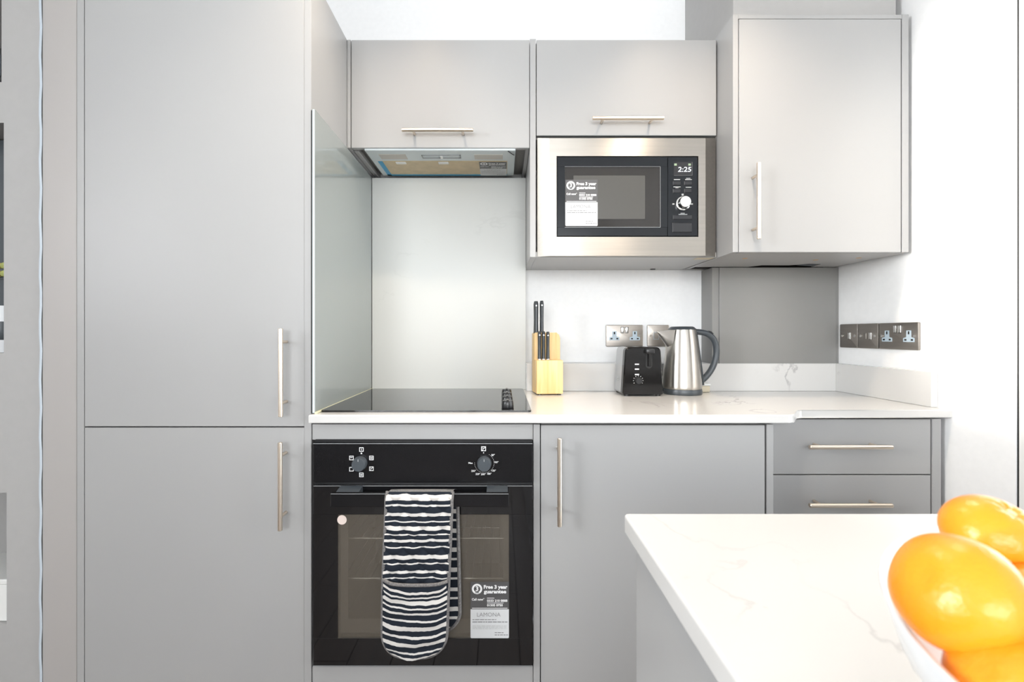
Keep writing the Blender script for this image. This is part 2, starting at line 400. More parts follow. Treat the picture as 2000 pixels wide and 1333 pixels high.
# the joint between wall and door frame
meta(bx('trim_door_joint', M['dark'], t, XR + .003, XR + .02, DY1 - g, DY1 - .0005, .004, DZ, bev=0))
h.build('door_handle', M['chrome'], t)

# left: grey wall with open niches, caulk line
XF0 = PX(80, YB)
NX = [(PX(3, YB), 1.80, 2.03), (PX(7.5, YB), PZ(690, YB), PZ(240, YB)), (PX(13, YB), PZ(1220, YB), PZ(963, YB))]
nl = XL + .5
w = MB(); prev = 0.0
ZT = ZC; xmax = max(n[0] for n in NX)
w.box(xmax, XF0, YB, YW, 0, ZT, bev=0)
w.box(XL, nl, YB, YW, 0, ZT, bev=0)
for (xr, z0, z1) in sorted(NX, key=lambda n: n[1]):
    w.box(nl, xmax, YB, YW, prev, z0, bev=0)
    w.box(nl, xr, YB + .30, YW, z0, z1, bev=0)
    if xr < xmax - 1e-5: w.box(xr, xmax, YB, YW, z0, z1, bev=0)
    prev = z1
w.box(nl, xmax, YB, YW, prev, ZT, bev=0)
meta(w.build('wall_alcove', M['greywall'], None, smooth=False), kind='structure')
pts = [(XF0 + .0015 * math.sin(i * 1.7) , YB - .0008, .02 + i * (2.36 / 60)) for i in range(61)]
meta(MB().tube(pts, .0028, seg=6).build('trim_1', M['seal'], None), kind='structure')

# boxing behind the right wall unit, bulkhead above it
XBX = .793
t = thing('trim_2', ((XBX + XR) / 2, YBX, WT), kind='structure')
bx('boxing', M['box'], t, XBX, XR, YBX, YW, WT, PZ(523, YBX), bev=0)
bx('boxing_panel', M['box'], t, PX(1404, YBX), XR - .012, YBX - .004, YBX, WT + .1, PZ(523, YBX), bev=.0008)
XBH = PX(1338, YW)
meta(bx('trim_3', M['greywall'], None, XBH, PX(1750, 1.449), 1.449, YW, PZ(30, YR), ZC, bev=.001), kind='structure')
meta(bx('trim_4', M['wall'], None, .0925, XBX, YUP + .02, YW, WT, WT + .1025, bev=0), kind='structure')

# ------------------------------------------------------------------ cabinets
def handle(parent, a, b, yface, name='handle'):
    """bar handle from a to b (x,z); 35 mm proud of the face"""
    yb = yface - .034
    p0 = Vector((a[0], yb, a[1])); p1 = Vector((b[0], yb, b[1])); d = (p1 - p0).normalized(); c = (p0 + p1) / 2
    m = MB(); m.cyl(p0, p1, .006, 18, bev=.001)
    for k in (-.08, .08):
        q = c + d * k
        m.cyl(q, (q.x, yface, q.z), .0042, 12)
    return m.build(name, M['handle'], parent)
def vhandle(parent, px, y0, y1, yf):
    Y = yf - .034; x = PX(px, Y); zc = (PZ(y0, Y) + PZ(y1, Y)) / 2
    return handle(parent, (x, zc + .115), (x, zc - .115), yf)
def hhandle(parent, x0, x1, py, yf):
    Y = yf - .034; z = PZ(py, Y); xc = (PX(x0, Y) + PX(x1, Y)) / 2
    return handle(parent, (xc - .115, z), (xc + .115, z), yf)
def front(name, parent, px0, px1, py0, py1, yf, th=.018):
    return bx(name, M['cab'], parent, PX(px0, yf), PX(px1, yf), yf, yf + th, PZ(py1, yf), PZ(py0, yf), bev=.0012)
ZTOP = CZ + .972
XT1 = -.511
# tall unit
t = thing('tall_cabinet', (PX(380, YB), 1.5, 0), 'tall grey two-door cabinet standing left of the oven', 'cabinet')
xa, xb = PX(150, YB), XT1
m = MB(); m.box(xa + .02, xb - .02, YB + .024, YW - .004, .0, ZTOP - .001); m.build('carcass', M['carc'], t)
bx('side_panel', M['cab'], t, xb - .019, xb, YB, YW - .004, 0, ZTOP)
bx('side_panel', M['cab'], t, xa, xa + .019, YB, YW - .004, 0, ZTOP)
d = bx('door', M['cab'], t, PX(165, YB), PX(594, YB), YB, YB + .018, PZ(833.5, YB), ZTOP, bev=.0012); vhandle(d, 548, 642, 815, YB)
d = bx('door', M['cab'], t, PX(165, YB), PX(594, YB), YB, YB + .018, .14, PZ(836, YB), bev=.0012); vhandle(d, 547, 864, 1038, YB)
bx('plinth', M['cab'], t, xa + .019, xb - .019, YB + .04, YB + .056, 0, .135)
bx('filler_strip', M['filler'], t, XF0 + .003, xa - .0015, YB + .001, YB + .02, 0, ZTOP)

# oven housing
t = thing('oven_housing', (-.21, 1.5, 0), 'grey base cabinet frame holding the black oven', 'cabinet')
xo0, xo1 = XT1 + .002, PX(1041, YB)
bx('top_rail', M['cab'], t, xo0, xo1, YB + .002, YB + .02, PZ(860, YB), PZ(829.5, YB))
bx('bottom_panel', M['cab'], t, xo0, xo1, YB + .002, YB + .02, .14, PZ(1304, YB))
bx('side_panel', M['cab'], t, xo1 + .001, PX(1054.5, YB), YB, YW - .09, .0, PZ(829.5, YB))
bx('cavity_back', M['dark'], t, xo0, xo1, 1.72, 1.73, .14, .87, bev=0)
bx('plinth', M['cab'], t, xo0, xo1, YB + .04, YB + .056, 0, .135)
# base unit
t = thing('base_cabinet', (.41, 1.5, 0), 'grey single-door base cabinet right of the oven', 'cabinet')
d = bx('door', M['cab'], t, PX(1056.5, YB), PX(1494, YB), YB, YB + .018, .14, PZ(831, YB), bev=.0012); vhandle(d, 1093, 856, 1030, YB)
bx('carcass', M['carc'], t, PX(1058, YB), PX(1492, YB), YB + .022, YW - .09, .14, PZ(829.5, YB))
bx('side_panel', M['cab'], t, PX(1497.5, YB), PX(1510.5, YB), YB, YW - .09, 0, PZ(829.5, YB))
bx('plinth', M['cab'], t, PX(1058, YB), PX(1492, YB), YB + .04, YB + .056, 0, .135)
# drawers, set back
YD = 1.314
t = thing('drawer_cabinet', (.99, 1.5, 0), 'narrow grey drawer cabinet, set back under the worktop by the wall', 'cabinet')
xd0, xd1 = .745, PX(1818, YD)
zt = PZ(818.5, YD)
edges = [zt, PZ(928, YD), PZ(928, YD) - .163, PZ(928, YD) - .163 - .163, .14]
for i, (za, zb) in enumerate(zip(edges, edges[1:])):
    d = bx('drawer', M['cab'], t, xd0, xd1, YD, YD + .018, zb + .0015, za - .0015, bev=.0012)
    hy = [874, 988][i] if i < 2 else None
    if hy: hhandle(d, 1581, 1743, hy, YD)
    else: handle(d, ((xd0 + xd1) / 2 - .115, za - .06), ((xd0 + xd1) / 2 + .115, za - .06), YD)
bx('carcass', M['carc'], t, xd0, xd1, YD + .022, YW - .09, .14, zt)
bx('end_panel', M['cab'], t, xd1 + .003, PX(1837, YD), YD - .002, YW - .09, 0, zt)
bx('plinth', M['cab'], t, xd0, xd1, YD + .04, YD + .056, 0, .135)

# hood wall unit
t = thing('hood_cabinet', (-.21, 1.68, PZ(289, YU)), 'grey wall cabinet with lift-up door above the hob hood', 'cabinet')
zb = PZ(289, YU); xm = PX(1035, YU)
d = front('door', t, 686, 1034, 78, 289, YU); hhandle(d, 787, 922, 254, YU)
bx('side_panel', M['cab'], t, XT1 + .001, PX(684.5, YU), YU, YW, zb, ZTOP)
m = MB(); m.box(PX(686, YU), xm - .001, YU + .021, YW, ZTOP - .016, ZTOP); m.box(PX(686, YU), xm - .001, YU + .021, YW, zb + .02, zb + .036); m.box(PX(686, YU), xm - .001, YW - .012, YW, zb + .036, ZTOP - .016)
m.build('carcass', M['carc'], t)
bx('side_panel', M['cab'], t, xm - .014, xm - .001, YU + .021, YW, zb, zb + .02)
bx('side_panel', M['cab'], t, PX(686, YU), PX(695, YU), YU + .03, YW, zb - .001, zb + .02)
# microwave wall unit
t = thing('microwave_cabinet', (.4, 1.68, PZ(502.5, YU)), 'grey wall cabinet with lift-up door housing the microwave', 'cabinet')
zm = PZ(502.5, YU); xe = PX(1400, YU)
d = front('door', t, 1048, 1399, 78, 265, YU); hhandle(d, 1158, 1296, 231, YU)
bx('side_panel', M['cab'], t, xm, PX(1046.5, YU), YU - .001, YW, zm, ZTOP + .002)
bx('bottom_panel', M['cab'], t, PX(1046.5, YU), xe, YU + .004, YW, zm, zm + .018)
m = MB(); m.box(PX(1047, YU), xe, YU + .021, YW, ZTOP - .016, ZTOP); m.box(xe - .016, xe, YU + .021, YW, zm + .018, ZTOP - .016); m.box(PX(1047, YU), xe - .016, YU + .021, YW, PZ(268, YU), PZ(268, YU) + .016)
m.build('carcass', M['carc'], t)
bx('chipped_edge', M['beige'], t, PX(1365, YU), xe - .002, YU + .012, YU + .05, zm - .0006, zm + .001, bev=0)
MB().lathe((PX(1275, 1.8), 1.80, zm - .003), [(0, 0), (.009, 0), (.011, .003), (0, .003)], 16).build('cable_grommet', M['black_pl'], t)
# right wall unit, nearer to the lens
t = thing('wall_cabinet', (.99, 1.56, PZ(493, YR)), 'tall grey wall cabinet with vertical handle, right of the microwave', 'cabinet')
zr = PZ(493, YR)
d = bx('door', M['cab'], t, PX(1443.5, YR), PX(1760, YR), YR, YR + .018, zr, PZ(37, YR), bev=.0012); vhandle(d, 1482, 318, 467, YR)
xr0, xr1 = PX(1431.5, YR), PX(1775, YR)
bx('side_panel', M['cab'], t, xr0, PX(1442, YR), YR, YBX + .05, zr, PZ(28, YR))
bx('end_panel', M['cab'], t, PX(1762, YR), xr1, YR, YBX + .05, zr, PZ(28, YR))
bx('top_panel', M['cab'], t, PX(1442, YR), PX(1762, YR), YR + .001, YBX + .05, PZ(36, YR), PZ(28, YR))
# underside with a rough cut-out for pipes at the back
ya, yb_ = YR + .021, YBX - .002
def ux(p): return PX(p, 1.725)
cut = [(PX(1442, YR), ya), (PX(1762, YR), ya), (PX(1762, YR), yb_), (ux(1588), yb_), (ux(1580), yb_ - .075), (ux(1556), yb_ - .08), (ux(1530), yb_ - .045), (ux(1478), yb_ - .045), (ux(1462), yb_), (PX(1442, YR), yb_)]
MB().prism(cut, zr, zr + .016).build('bottom_panel', M['cab'], t, smooth=False)
m = MB(); m.box(PX(1442, YR) + .001, PX(1762, YR) - .001, ya + .02, YBX + .05, zr + .08, zr + .09, bev=0)
m.box(PX(1442, YR) + .001, PX(1762, YR) - .001, YBX + .03, YBX + .05, zr, zr + .08, bev=0); m.build('inner_void', M['void'], t, smooth=False)
m = MB(); m.tube([(ux(1528), yb_ - .02, zr + .03), (ux(1552), yb_ - .04, zr + .018), (ux(1578), yb_ - .045, zr + .014)], .018); m.build('pipe_lagging', M['slate'], t)
for (p, q) in ((1455, 505), (1593, 508), (1677, 504)):
    Yc = (CZ - zr) * F / (q - VY) if q != VY else 1.5
    MB().cyl((PX(p, abs(Yc)), abs(Yc), zr - .0008), (PX(p, abs(Yc)), abs(Yc), zr + .001), .008, 14).build('screw_cap', M['caps'], t)

# ------------------------------------------------------------------ worktop, upstands, splashbacks
YF, YF2 = 1.216, 1.298
arc = []
ax, bx_ = PX(1540, YF), PX(1566, YF2)
for i in range(13):
    u = i / 12; arc.append((ax + (bx_ - ax) * u, YF + (YF2 - YF) * (u * u * (3 - 2 * u))))
poly = [(XT1 + .001, YF)] + arc + [(XR - .001, YF2), (XR - .001, YW - .001), (XT1 + .001, YW - .001)]
meta(MB().prism(poly, WT - .0225, WT, bev=.003).build('worktop', M['quartz'], None, smooth=False), 'long white quartz worktop running under the hob and kettle', 'worktop')
meta(bx('upstand', M['quartz'], None, .094, XR - .001, YUP, YUP + .02, WT + .0003, WT + .1035, bev=.001), 'low white quartz upstand along the back of the worktop', 'upstand')
Yue = F * 1.25 / (1819 - VX)
meta(bx('upstand', M['quartz'], None, XR - .02, XR - .0005, Yue, YUP - .0005, WT + .0003, WT + .1035, bev=.001), 'short veined quartz upstand on the side wall below three switch plates', 'upstand')
meta(bx('splashback', M['splash'], None, -.4985, PX(1027, YSP), YSP, YW - .0005, WT + .0003, CZ + .601, bev=.001), 'pale marbled quartz splashback behind the hob', 'splashback')
t = thing('glass_splashback', (-.505, 1.5, WT), 'grey glossy glass side splashback against the tall cabinet', 'splashback')
Yg0 = 1.232
bx('glass_sheet', M['glass_side'], t, XT1 + .004, XT1 + .0115, Yg0, YSP - .0005, WT + .002, CZ + .602, bev=.0006)
bx('backing_gap', M['dark'], t, XT1 + .0005, XT1 + .0038, Yg0 + .002, YSP - .001, WT + .002, CZ + .600, bev=0)
bx('glass_edge', M['glass_edge'], t, XT1 + .0055, XT1 + .0105, Yg0 - .0008, Yg0 + .0005, WT + .003, CZ + .601, bev=0)
MB().tube([(XT1 + .014, Yg0, WT + .002), (XT1 + .0145, 1.5, WT + .0025), (XT1 + .014, YSP - .002, WT + .002)], .004, seg=8).build('sealant_bead', M['bead'], t)

# ------------------------------------------------------------------ hob
t = thing('hob', (-.21, 1.51, WT), 'black ceramic hob set in the worktop', 'hob')
hx0, hx1, hy0, hy1 = PX(626, 1.257), PX(1038, 1.257), 1.257, 1.760
MB().prism(rrect(hx0, hx1, hy0, hy1, .008), WT + .0005, WT + .0055, bev=.0012).build('glass_plate', M['black_gl'], t, smooth=False)
for i, y in enumerate((1.300, 1.385, 1.47, 1.56)):
    xk = PX(991, y) if i == 0 else PX(990, y)
    xk = PX(991.5, 1.30) + .0
    k = MB().lathe((xk, y, WT + .0058), [(0, 0), (.0168, 0), (.0175, .002), (.0165, .012), (.0155, .019), (.014, .021), (0, .021)], 28).build('knob', M['black_pl'], t)
    MB().box(xk - .0035, xk + .0035, y - .0155, y + .0155, WT + .0264, WT + .0295, bev=.001).build('grip', M['black_pl'], k)

# ------------------------------------------------------------------ stickers
def sticker(parent, ox, oy, oz, xd, yd, w, h, sub=True):
    """guarantee sticker; (ox,oy,oz) top-left corner, xd to the right, yd up"""
    O = Vector((ox, oy, oz)); X = Vector(xd); U = Vector(yd); Nn = X.cross(U)
    def P(u, v, l=0): return O + X * (u * w) - U * (v * h) + Nn * l
    def slab(poly, l0, l1, name, mt, par):
        m = MB(); A = [m.bm.verts.new(P(u, v, l0)) for u, v in poly]; B = [m.bm.verts.new(P(u, v, l1)) for u, v in poly]
        n = len(poly); m.bm.faces.new(A[::-1]); m.bm.faces.new(B)
        for i in range(n): m.bm.faces.new((A[i], A[(i + 1) % n], B[(i + 1) % n], B[i]))
        return m.build(name, mt, par, smooth=False)
    st = slab([(0, 0), (0, .49), (1, .49), (1, 0)], .0002, .0006, 'sticker', M['st_dark'], parent)
    st['label'] = 'guarantee sticker, dark above and white below'
    r = .03
    slab([(0, .487), (0, .985), (.02, 1), (.98, 1), (1, .985), (1, .487)], .0002, .0007, 'sticker_label', M['st_white'], st)
    m = MB(); c = (.17, .125)
    def ring(r0, r1, l):
        A = []; B = []
        for i in range(28):
            a = 2 * math.pi * i / 28
            A.append(m.bm.verts.new(P(c[0] + r0 * math.cos(a), c[1] + r0 * w / h * math.sin(a), l))); B.append(m.bm.verts.new(P(c[0] + r1 * math.cos(a), c[1] + r1 * w / h * math.sin(a), l)))
        for i in range(28): m.bm.faces.new((A[i], A[(i + 1) % 28], B[(i + 1) % 28], B[i]))
    ring(.085, .135, .0009)
    def bar(u0, u1, v0, v1, l=.0009): m.quad(P(u0, v0, l), P(u0, v1, l), P(u1, v1, l), P(u1, v0, l))
    bar(.04, .96, .462, .472); bar(.43, .62, .283, .293); bar(.43, .86, .37, .379); bar(.12, .22, .185, .2)
    m.build('print_marks', M['print_w'], st, smooth=False, recalc=False)
    T = lambda s_, sz, u, v, wd, mt, bold: text('print_text', s_, sz * h, P(u, v, .0009), X, U, mt, st, bold=bold * h, width=wd * w)
    T('3', .115, .135, .16, .07, M['print_w'], .004)
    T('Free 3 year', .088, .345, .118, .615, M['print_w'], .0035); T('guarantee', .088, .345, .20, .585, M['print_w'], .0035)
    T('Call now*', .056, .035, .328, .33, M['print_w'], .0018)
    T('0333 210 0888', .056, .43, .352, .53, M['print_w'], .0018); T('01505 0750', .056, .43, .432, .41, M['print_w'], .0018)
    T('LAMONA', .105, .17, .615, .61, M['print_g'], -.0015)
    m = MB()
    def dashes(u0, u1, v, hh, seed):
        rr = random.Random(seed); u = u0
        while u < u1 - .01:
            ln = min(rr.uniform(.04, .13), u1 - u); bar(u, u + ln, v, v + hh, .00095); u += ln + .014
    dashes(.05, .67, .665, .012, 1); dashes(.05, .96, .705, .014, 2); dashes(.63, .86, .895, .013, 3); dashes(.63, .98, .935, .013, 4)
    m.build('fine_print', M['print_g'], st, smooth=False, recalc=False)['kind'] = 'stuff'
    m = MB()
    for i, v in enumerate((.775, .80, .825)): dashes(.05, .95, v, .009, 5 + i)
    m.build('fine_print', M['print_lg'], st, smooth=False, recalc=False)['kind'] = 'stuff'
    return st
FX, FU = (1, 0, 0), (0, 0, 1)

# ------------------------------------------------------------------ oven
YO = 1.222
t = thing('oven', (PX(826, YO), 1.45, PZ(1302, YO)), 'black built-in electric oven under the hob', 'oven')
ox0, ox1 = PX(611.5, YO), PX(1040.5, YO)
bx('vent_strip', M['black_pl'], t, ox0, ox1, YO + .014, YO + .03, PZ(867, YO), PZ(861, YO))
cp = bx('control_panel', M['black_satin'], t, ox0, ox1, YO, YO + .03, PZ(943, YO), PZ(867, YO), bev=.0012)
bx('panel_edge', M['grey_pl'], cp, ox0, ox1, YO - .0004, YO + .001, PZ(867.6, YO), PZ(866.6, YO), bev=0)
bx('vent_strip', M['black_pl'], t, ox0, ox1, YO + .012, YO + .03, PZ(949.5, YO), PZ(943, YO))
for kx in (704, 946):
    xk, zk = PX(kx, YO), PZ(905, YO)
    k = MB().lathe((xk, YO, zk), [(0, 0), (.0188, 0), (.0192, .002), (.018, .018), (.0165, .0205), (0, .0205)], 36, Vector((0, -1, 0)).to_track_quat('Z', 'Y')).build('knob', M['slate'], t)
    bx('pointer', M['print_lg'], k, xk - .0007, xk + .0007, YO - .0212, YO - .0204, zk + .009, zk + .015, bev=0)
def square_icon(m, px, py, sz, kind):
    x, z = PX(px, YO), PZ(py, YO); a = sz / 2; b = a * .72; y = YO - .0006
    def q(x0, x1, z0, z1): m.quad((x0, y, z0), (x1, y, z0), (x1, y, z1), (x0, y, z1))
    q(x - a, x + a, z + b, z + a); q(x - a, x + a, z - a, z - b); q(x - a, x - b, z - b, z + b); q(x + b, x + a, z - b, z + b)
    if kind == 'i': q(x - a * .12, x + a * .12, z - b * .6, z + b * .6)
    if kind == 'u': q(x - b * .7, x + b * .7, z + b * .3, z + b * .6); q(x - b * .3, x - b * .1, z - b * .3, z + b * .3)
    if kind == 'f':
        for dx in (-.45, 0, .45): q(x + dx * b * 1.2 - a * .1, x + dx * b * 1.2 + a * .1, z - b * .6, z + b * .6)
        q(x - b * .7, x + b * .7, z - b * .1, z + b * .1)
    if kind == 'x':
        m.quad((x - b, y, z - b), (x - b * .7, y, z - b), (x + b, y, z + b * .8), (x + b * .8, y, z + b)); q(x - b * .7, x - b * .1, z + b * .2, z + b * .6)
for px, py, k in ((706, 878.5, 'i'), (686.5, 895, 'u'), (686.5, 917, 'o'), (706, 928, 'f'), (725.5, 916, 'x'), (725.5, 895, 'f'), (944.5, 877, 'x')):
    m = MB(); square_icon(m, px, py, .0115 if px < 900 else .0125, k); m.build('panel_icon', M['print_w'], cp, smooth=False, recalc=False)
m = MB()
def dot(px, py, r):
    x, z = PX(px, YO), PZ(py, YO); m.bm.faces.new([m.bm.verts.new((x + r * math.cos(a * math.pi / 4), YO - .0006, z + r * math.sin(a * math.pi / 4))) for a in range(8)])
dot(706, 886, .0022); dot(944.5, 885, .0015)
for i in range(26):
    a = math.radians(60 - i * 9.6); dot(946 + 19 * math.cos(a), 905 - 19 * math.sin(a), .0007)
m.build('panel_dots', M['print_w'], cp, smooth=False, recalc=False)['kind'] = 'stuff'
for s_, px, py in (('50°', 963, 889.5), ('100°', 969, 903.5), ('150°', 964, 920), ('180°', 955.5, 926), ('200°', 944, 927), ('220°', 933.5, 926.5), ('250°', 925, 920.5), ('Max', 919, 905)):
    text('panel_text', s_, .0068, (PX(px, YO), YO, PZ(py + 1.5, YO)), FX, FU, M['print_w'], cp, align='CENTER', bold=.0001, lift=.0006)
# door: frame glass, window, cavity
zd0, zd1 = PZ(1302, YO), PZ(949.5, YO)
wx0, wx1, wz0, wz1 = PX(660, YO), PX(994, YO), PZ(1247, YO), PZ(1006, YO)
m = MB(); m.box(ox0, ox1, YO, YO + .02, wz1, zd1, bev=.001); m.box(ox0, ox1, YO, YO + .02, zd0, wz0, bev=.001); m.box(ox0, wx0, YO, YO + .02, wz0 - .0005, wz1 + .0005, bev=.0); m.box(wx1, ox1, YO, YO + .02, wz0 - .0005, wz1 + .0005, bev=.0)
dr = m.build('door', M['black_gl'], t, smooth=False)
bx('door_edge', M['grey_pl'], dr, ox0 + .001, ox1 - .001, YO - .0003, YO + .001, zd1 - .0012, zd1 - .0002, bev=0)
bx('door_edge', M['grey_pl'], dr, ox0 + .001, ox1 - .001, YO - .0003, YO + .001, zd0 + .0006, zd0 + .0016, bev=0)
bx('window', M['oven_glass'], dr, wx0, wx1, YO + .0005, YO + .005, wz0, wz1, bev=0)
m = MB(); cx0, cx1, cz0, cz1 = wx0 - .02, wx1 + .02, wz0 - .02, wz1 + .02
m.box(cx0, cx1, 1.66, 1.67, cz0, cz1, bev=0); m.box(cx0 - .008, cx0, YO + .022, 1.67, cz0, cz1, bev=0); m.box(cx1, cx1 + .008, YO + .022, 1.67, cz0, cz1, bev=0)
m.box(cx0, cx1, YO + .022, 1.67, cz0 - .008, cz0, bev=0); m.box(cx0, cx1, YO + .022, 1.67, cz1, cz1 + .008, bev=0)
m.build('cavity', M['enamel'], t, smooth=False)
m = MB(); iw = .0125
m.box(wx0, wx0 + iw * 1.6, YO + .022, YO + .024, wz0, wz1, bev=0); m.box(wx1 - iw * 1.2, wx1, YO + .022, YO + .024, wz0, wz1, bev=0); m.box(wx0 + iw * 1.6, wx1 - iw * 1.2, YO + .022, YO + .024, wz0, wz0 + iw * 3, bev=0)
m.build('inner_pane_frame', M['enamel'], t, smooth=False)
for zz in (PZ(1055, 1.26), PZ(1134, 1.26)):
    m = MB(); m.tube([(cx0 + .005, 1.27, zz), (cx1 - .005, 1.27, zz)], .0028, 8); m.tube([(cx0 + .005, 1.60, zz), (cx1 - .005, 1.60, zz)], .0028, 8)
    for i in range(19):
        xx = cx0 + .02 + i * (cx1 - cx0 - .04) / 18; m.tube([(xx, 1.265, zz + .003), (xx, 1.61, zz + .003)], .0014, 6)
    m.build('shelf_rack', M['rack'], t)
# handle
YH = 1.172
hx0_, hx1_ = PX(645, YH), PX(994, YH); hz1, hz0 = PZ(965, YH), PZ(991, YH)
hd = bx('handle', M['black_satin'], t, hx0_, hx1_, YH, YH + .014, hz0, hz1, bev=.0015)
for a, b in ((PX(652, YH), PX(697, YH)), (PX(950, YH), PX(992, YH))):
    MB().prism([(YH + .013, hz1 - .001), (YO - .0003, hz1 + .004), (YO - .0003, hz1 - .014), (YH + .013, hz1 - .012)], a, b, 'x').build('handle_bracket', M['slate'], t, smooth=False)
bx('handle_edge', M['grey_pl'], hd, hx0_ + .001, hx1_ - .001, YH - .0003, YH + .001, hz1 - .0012, hz1 - .0002, bev=0)
sticker(t, PX(919, YO), YO, PZ(1137, YO), FX, FU, PX(994, YO) - PX(919, YO), PZ(1137, YO) - PZ(1247, YO))
k = MB().lathe((PX(668, YO), YO, PZ(1016, YO)), [(0, 0), (.0125, 0), (.0125, .0006), (0, .0006)], 28, Vector((0, -1, 0)).to_track_quat('Z', 'Y')).build('round_sticker', mat('pink_white_sticker', (.78, .66, .60), .5), t)

# ------------------------------------------------------------------ double oven mitt over the handle
def mitt_sheet(name, mt, parent, cxf, hwf, zf, yf, v0, v1, nu=40, nv=90, th=.008, quilt=None, uvv=(0, 1)):
    """a padded sheet: cxf(v) centre, hwf(v) half width, zf(u,v), yf(u,v) front surface"""
    bm = bmesh.new(); G = []; Bk = []; VV = []
    for j in range(nv + 1):
        v = v0 + (v1 - v0) * (1 - (1 - j / nv) ** 2 if v1 > .99 else j / nv); r0 = []; r1 = []; VV.append(v)
        for i in range(nu + 1):
            u = i / nu
            x = cxf(v) + (2 * u - 1) * hwf(v); z = zf(u, v); y = yf(u, v)
            q = quilt(u, v) if quilt else 0
            e = min(1.0, 6 * min(u, 1 - u) + .1)
            r0.append(bm.verts.new((x, y - q, z))); r1.append(bm.verts.new((x, y + th * (.3 + .7 * e), z)))
        G.append(r0); Bk.append(r1)
    uvl = bm.loops.layers.uv.new('UVMap'); uvs = {}
    for j in range(nv + 1):
        for i in range(nu + 1):
            uvs[G[j][i]] = uvs[Bk[j][i]] = (i / nu, VV[j])
    fs = []
    for j in range(nv):
        for i in range(nu):
            fs.append(bm.faces.new((G[j][i], G[j + 1][i], G[j + 1][i + 1], G[j][i + 1])))
            fs.append(bm.faces.new((Bk[j][i], Bk[j][i + 1], Bk[j + 1][i + 1], Bk[j + 1][i])))
    for j in range(nv):
        fs.append(bm.faces.new((G[j][0], Bk[j][0], Bk[j + 1][0], G[j + 1][0]))); fs.append(bm.faces.new((G[j][nu], G[j + 1][nu], Bk[j + 1][nu], Bk[j][nu])))
    for i in range(nu):
        fs.append(bm.faces.new((G[0][i], G[0][i + 1], Bk[0][i + 1], Bk[0][i]))); fs.append(bm.faces.new((G[nv][i], Bk[nv][i], Bk[nv][i + 1], G[nv][i + 1])))
    for f_ in fs:
        for l in f_.loops: l[uvl].uv = uvs[l.vert]
    bmesh.ops.recalc_face_normals(bm, faces=bm.faces[:])
    me = bpy.data.meshes.new(name); bm.to_mesh(me); bm.free()
    return link_mesh(name, me, mt, parent, angle=60)
YM = 1.158
t = thing('oven_mitt', (PX(815, YM), YM, PZ(1288, YM)), 'navy and white striped double oven mitt hanging over the oven handle', 'oven mitt')
ZM1, ZM0 = PZ(964.5, YM), PZ(1287, YM); HM = ZM1 - ZM0
def mcx(v): return PX(818.5 - 10.5 * v, YM)
def mhw(v):
    w0 = PX(VX + 64 - 1.5 * v, YM) - 0
    vb = 1 - .175
    if v > vb:
        k = (v - vb) / .175; return w0 * max(.0001, 1 - k ** 2.6) ** (1 / 2.6)
    return w0
def mz(u, v): return ZM1 - HM * v + (.0 if v > .05 else 0)
def my(u, v):
    b = .010 * max(0, 1 - v / .03) ** 2          # rolls back over the bar at the top
    return YM + b - .010 * math.sin(min(1, v) * math.pi) * .6 + .002 * math.sin(u * 6 + v * 9)
def quilt(u, v):
    a = abs(math.sin(math.pi * (u * 3.4 + v * 9.2))); b = abs(math.sin(math.pi * (u * 3.4 - v * 9.2)))
    return .0065 * (a * b) ** .45
mitt_sheet('quilted_panel', M['mitt_up'], t, mcx, mhw, mz, my, 0, .60, nu=56, nv=120, quilt=quilt)
mitt_sheet('quilted_panel_lining', M['navy'], t, mcx, mhw, mz, my, .60, 1.0, nu=24, nv=40, th=.006)
def pz(u, v):
    return mz(u, v) - (.010 * 4 * u * (1 - u) + .004 * u) * max(0, 1 - (v - .50) / .25)
def py_(u, v):
    k = min(1, 8 * u * (1 - u) * 1.0)
    return my(u, v) - .004 - .010 * k * (1 - .5 * (v - .5) / .5) + .0015 * math.sin(v * 60 + u * 4) * k
mitt_sheet('pocket', M['mitt_low'], t, mcx, lambda v: mhw(v) * .985, pz, py_, .505, .995, nu=40, nv=80, th=.003)
pts = []
for j in range(61): v = .9995 * (1 - (1 - j / 60) ** 2); pts.append((mcx(v) - mhw(v), my(0, v) + .003, mz(0, v)))
for j in range(60, -1, -1): v = .9995 * (1 - (1 - j / 60) ** 2); pts.append((mcx(v) + mhw(v), my(1, v) + .003, mz(1, v)))
MB().tube(pts, .0052, 10, r2=.007, side=(0, 1, 0)).build('binding', M['bind'], t)
MB().tube([(mcx(.505) + (2 * i / 24 - 1) * mhw(.505) * .985, py_(i / 24, .505) - .001, pz(i / 24, .505)) for i in range(25)], .0042, 8).build('pocket_binding', M['bind'], t)
# over the bar and the back leg
YK = 1.203
def bcx(v): return PX(832 + 6 * v, YK)
ZK1, ZK0 = PZ(972, YK), PZ(1240, YK)
def bhw(v):
    w0 = .082; vb = .82
    return w0 * math.sqrt(max(.0004, 1 - ((v - vb) / .18) ** 2.3)) if v > vb else w0
mitt_sheet('back_panel', M['mitt_back'], t, bcx, bhw, lambda u, v: ZK1 - (ZK1 - ZK0) * v, lambda u, v: YK - .004 + .004 * math.sin(v * 3), 0, 1, nu=20, nv=50, th=.006)
pts = [(bcx(v) - bhw(v), YK, ZK1 - (ZK1 - ZK0) * v) for v in [.9995 * (1 - (1 - i / 50) ** 2) for i in range(51)]] + [(bcx(v) + bhw(v), YK, ZK1 - (ZK1 - ZK0) * v) for v in [.9995 * (1 - (1 - i / 50) ** 2) for i in range(50, -1, -1)]]
MB().tube(pts, .0048, 8, r2=.006, side=(0, 1, 0)).build('back_binding', M['bind'], t)
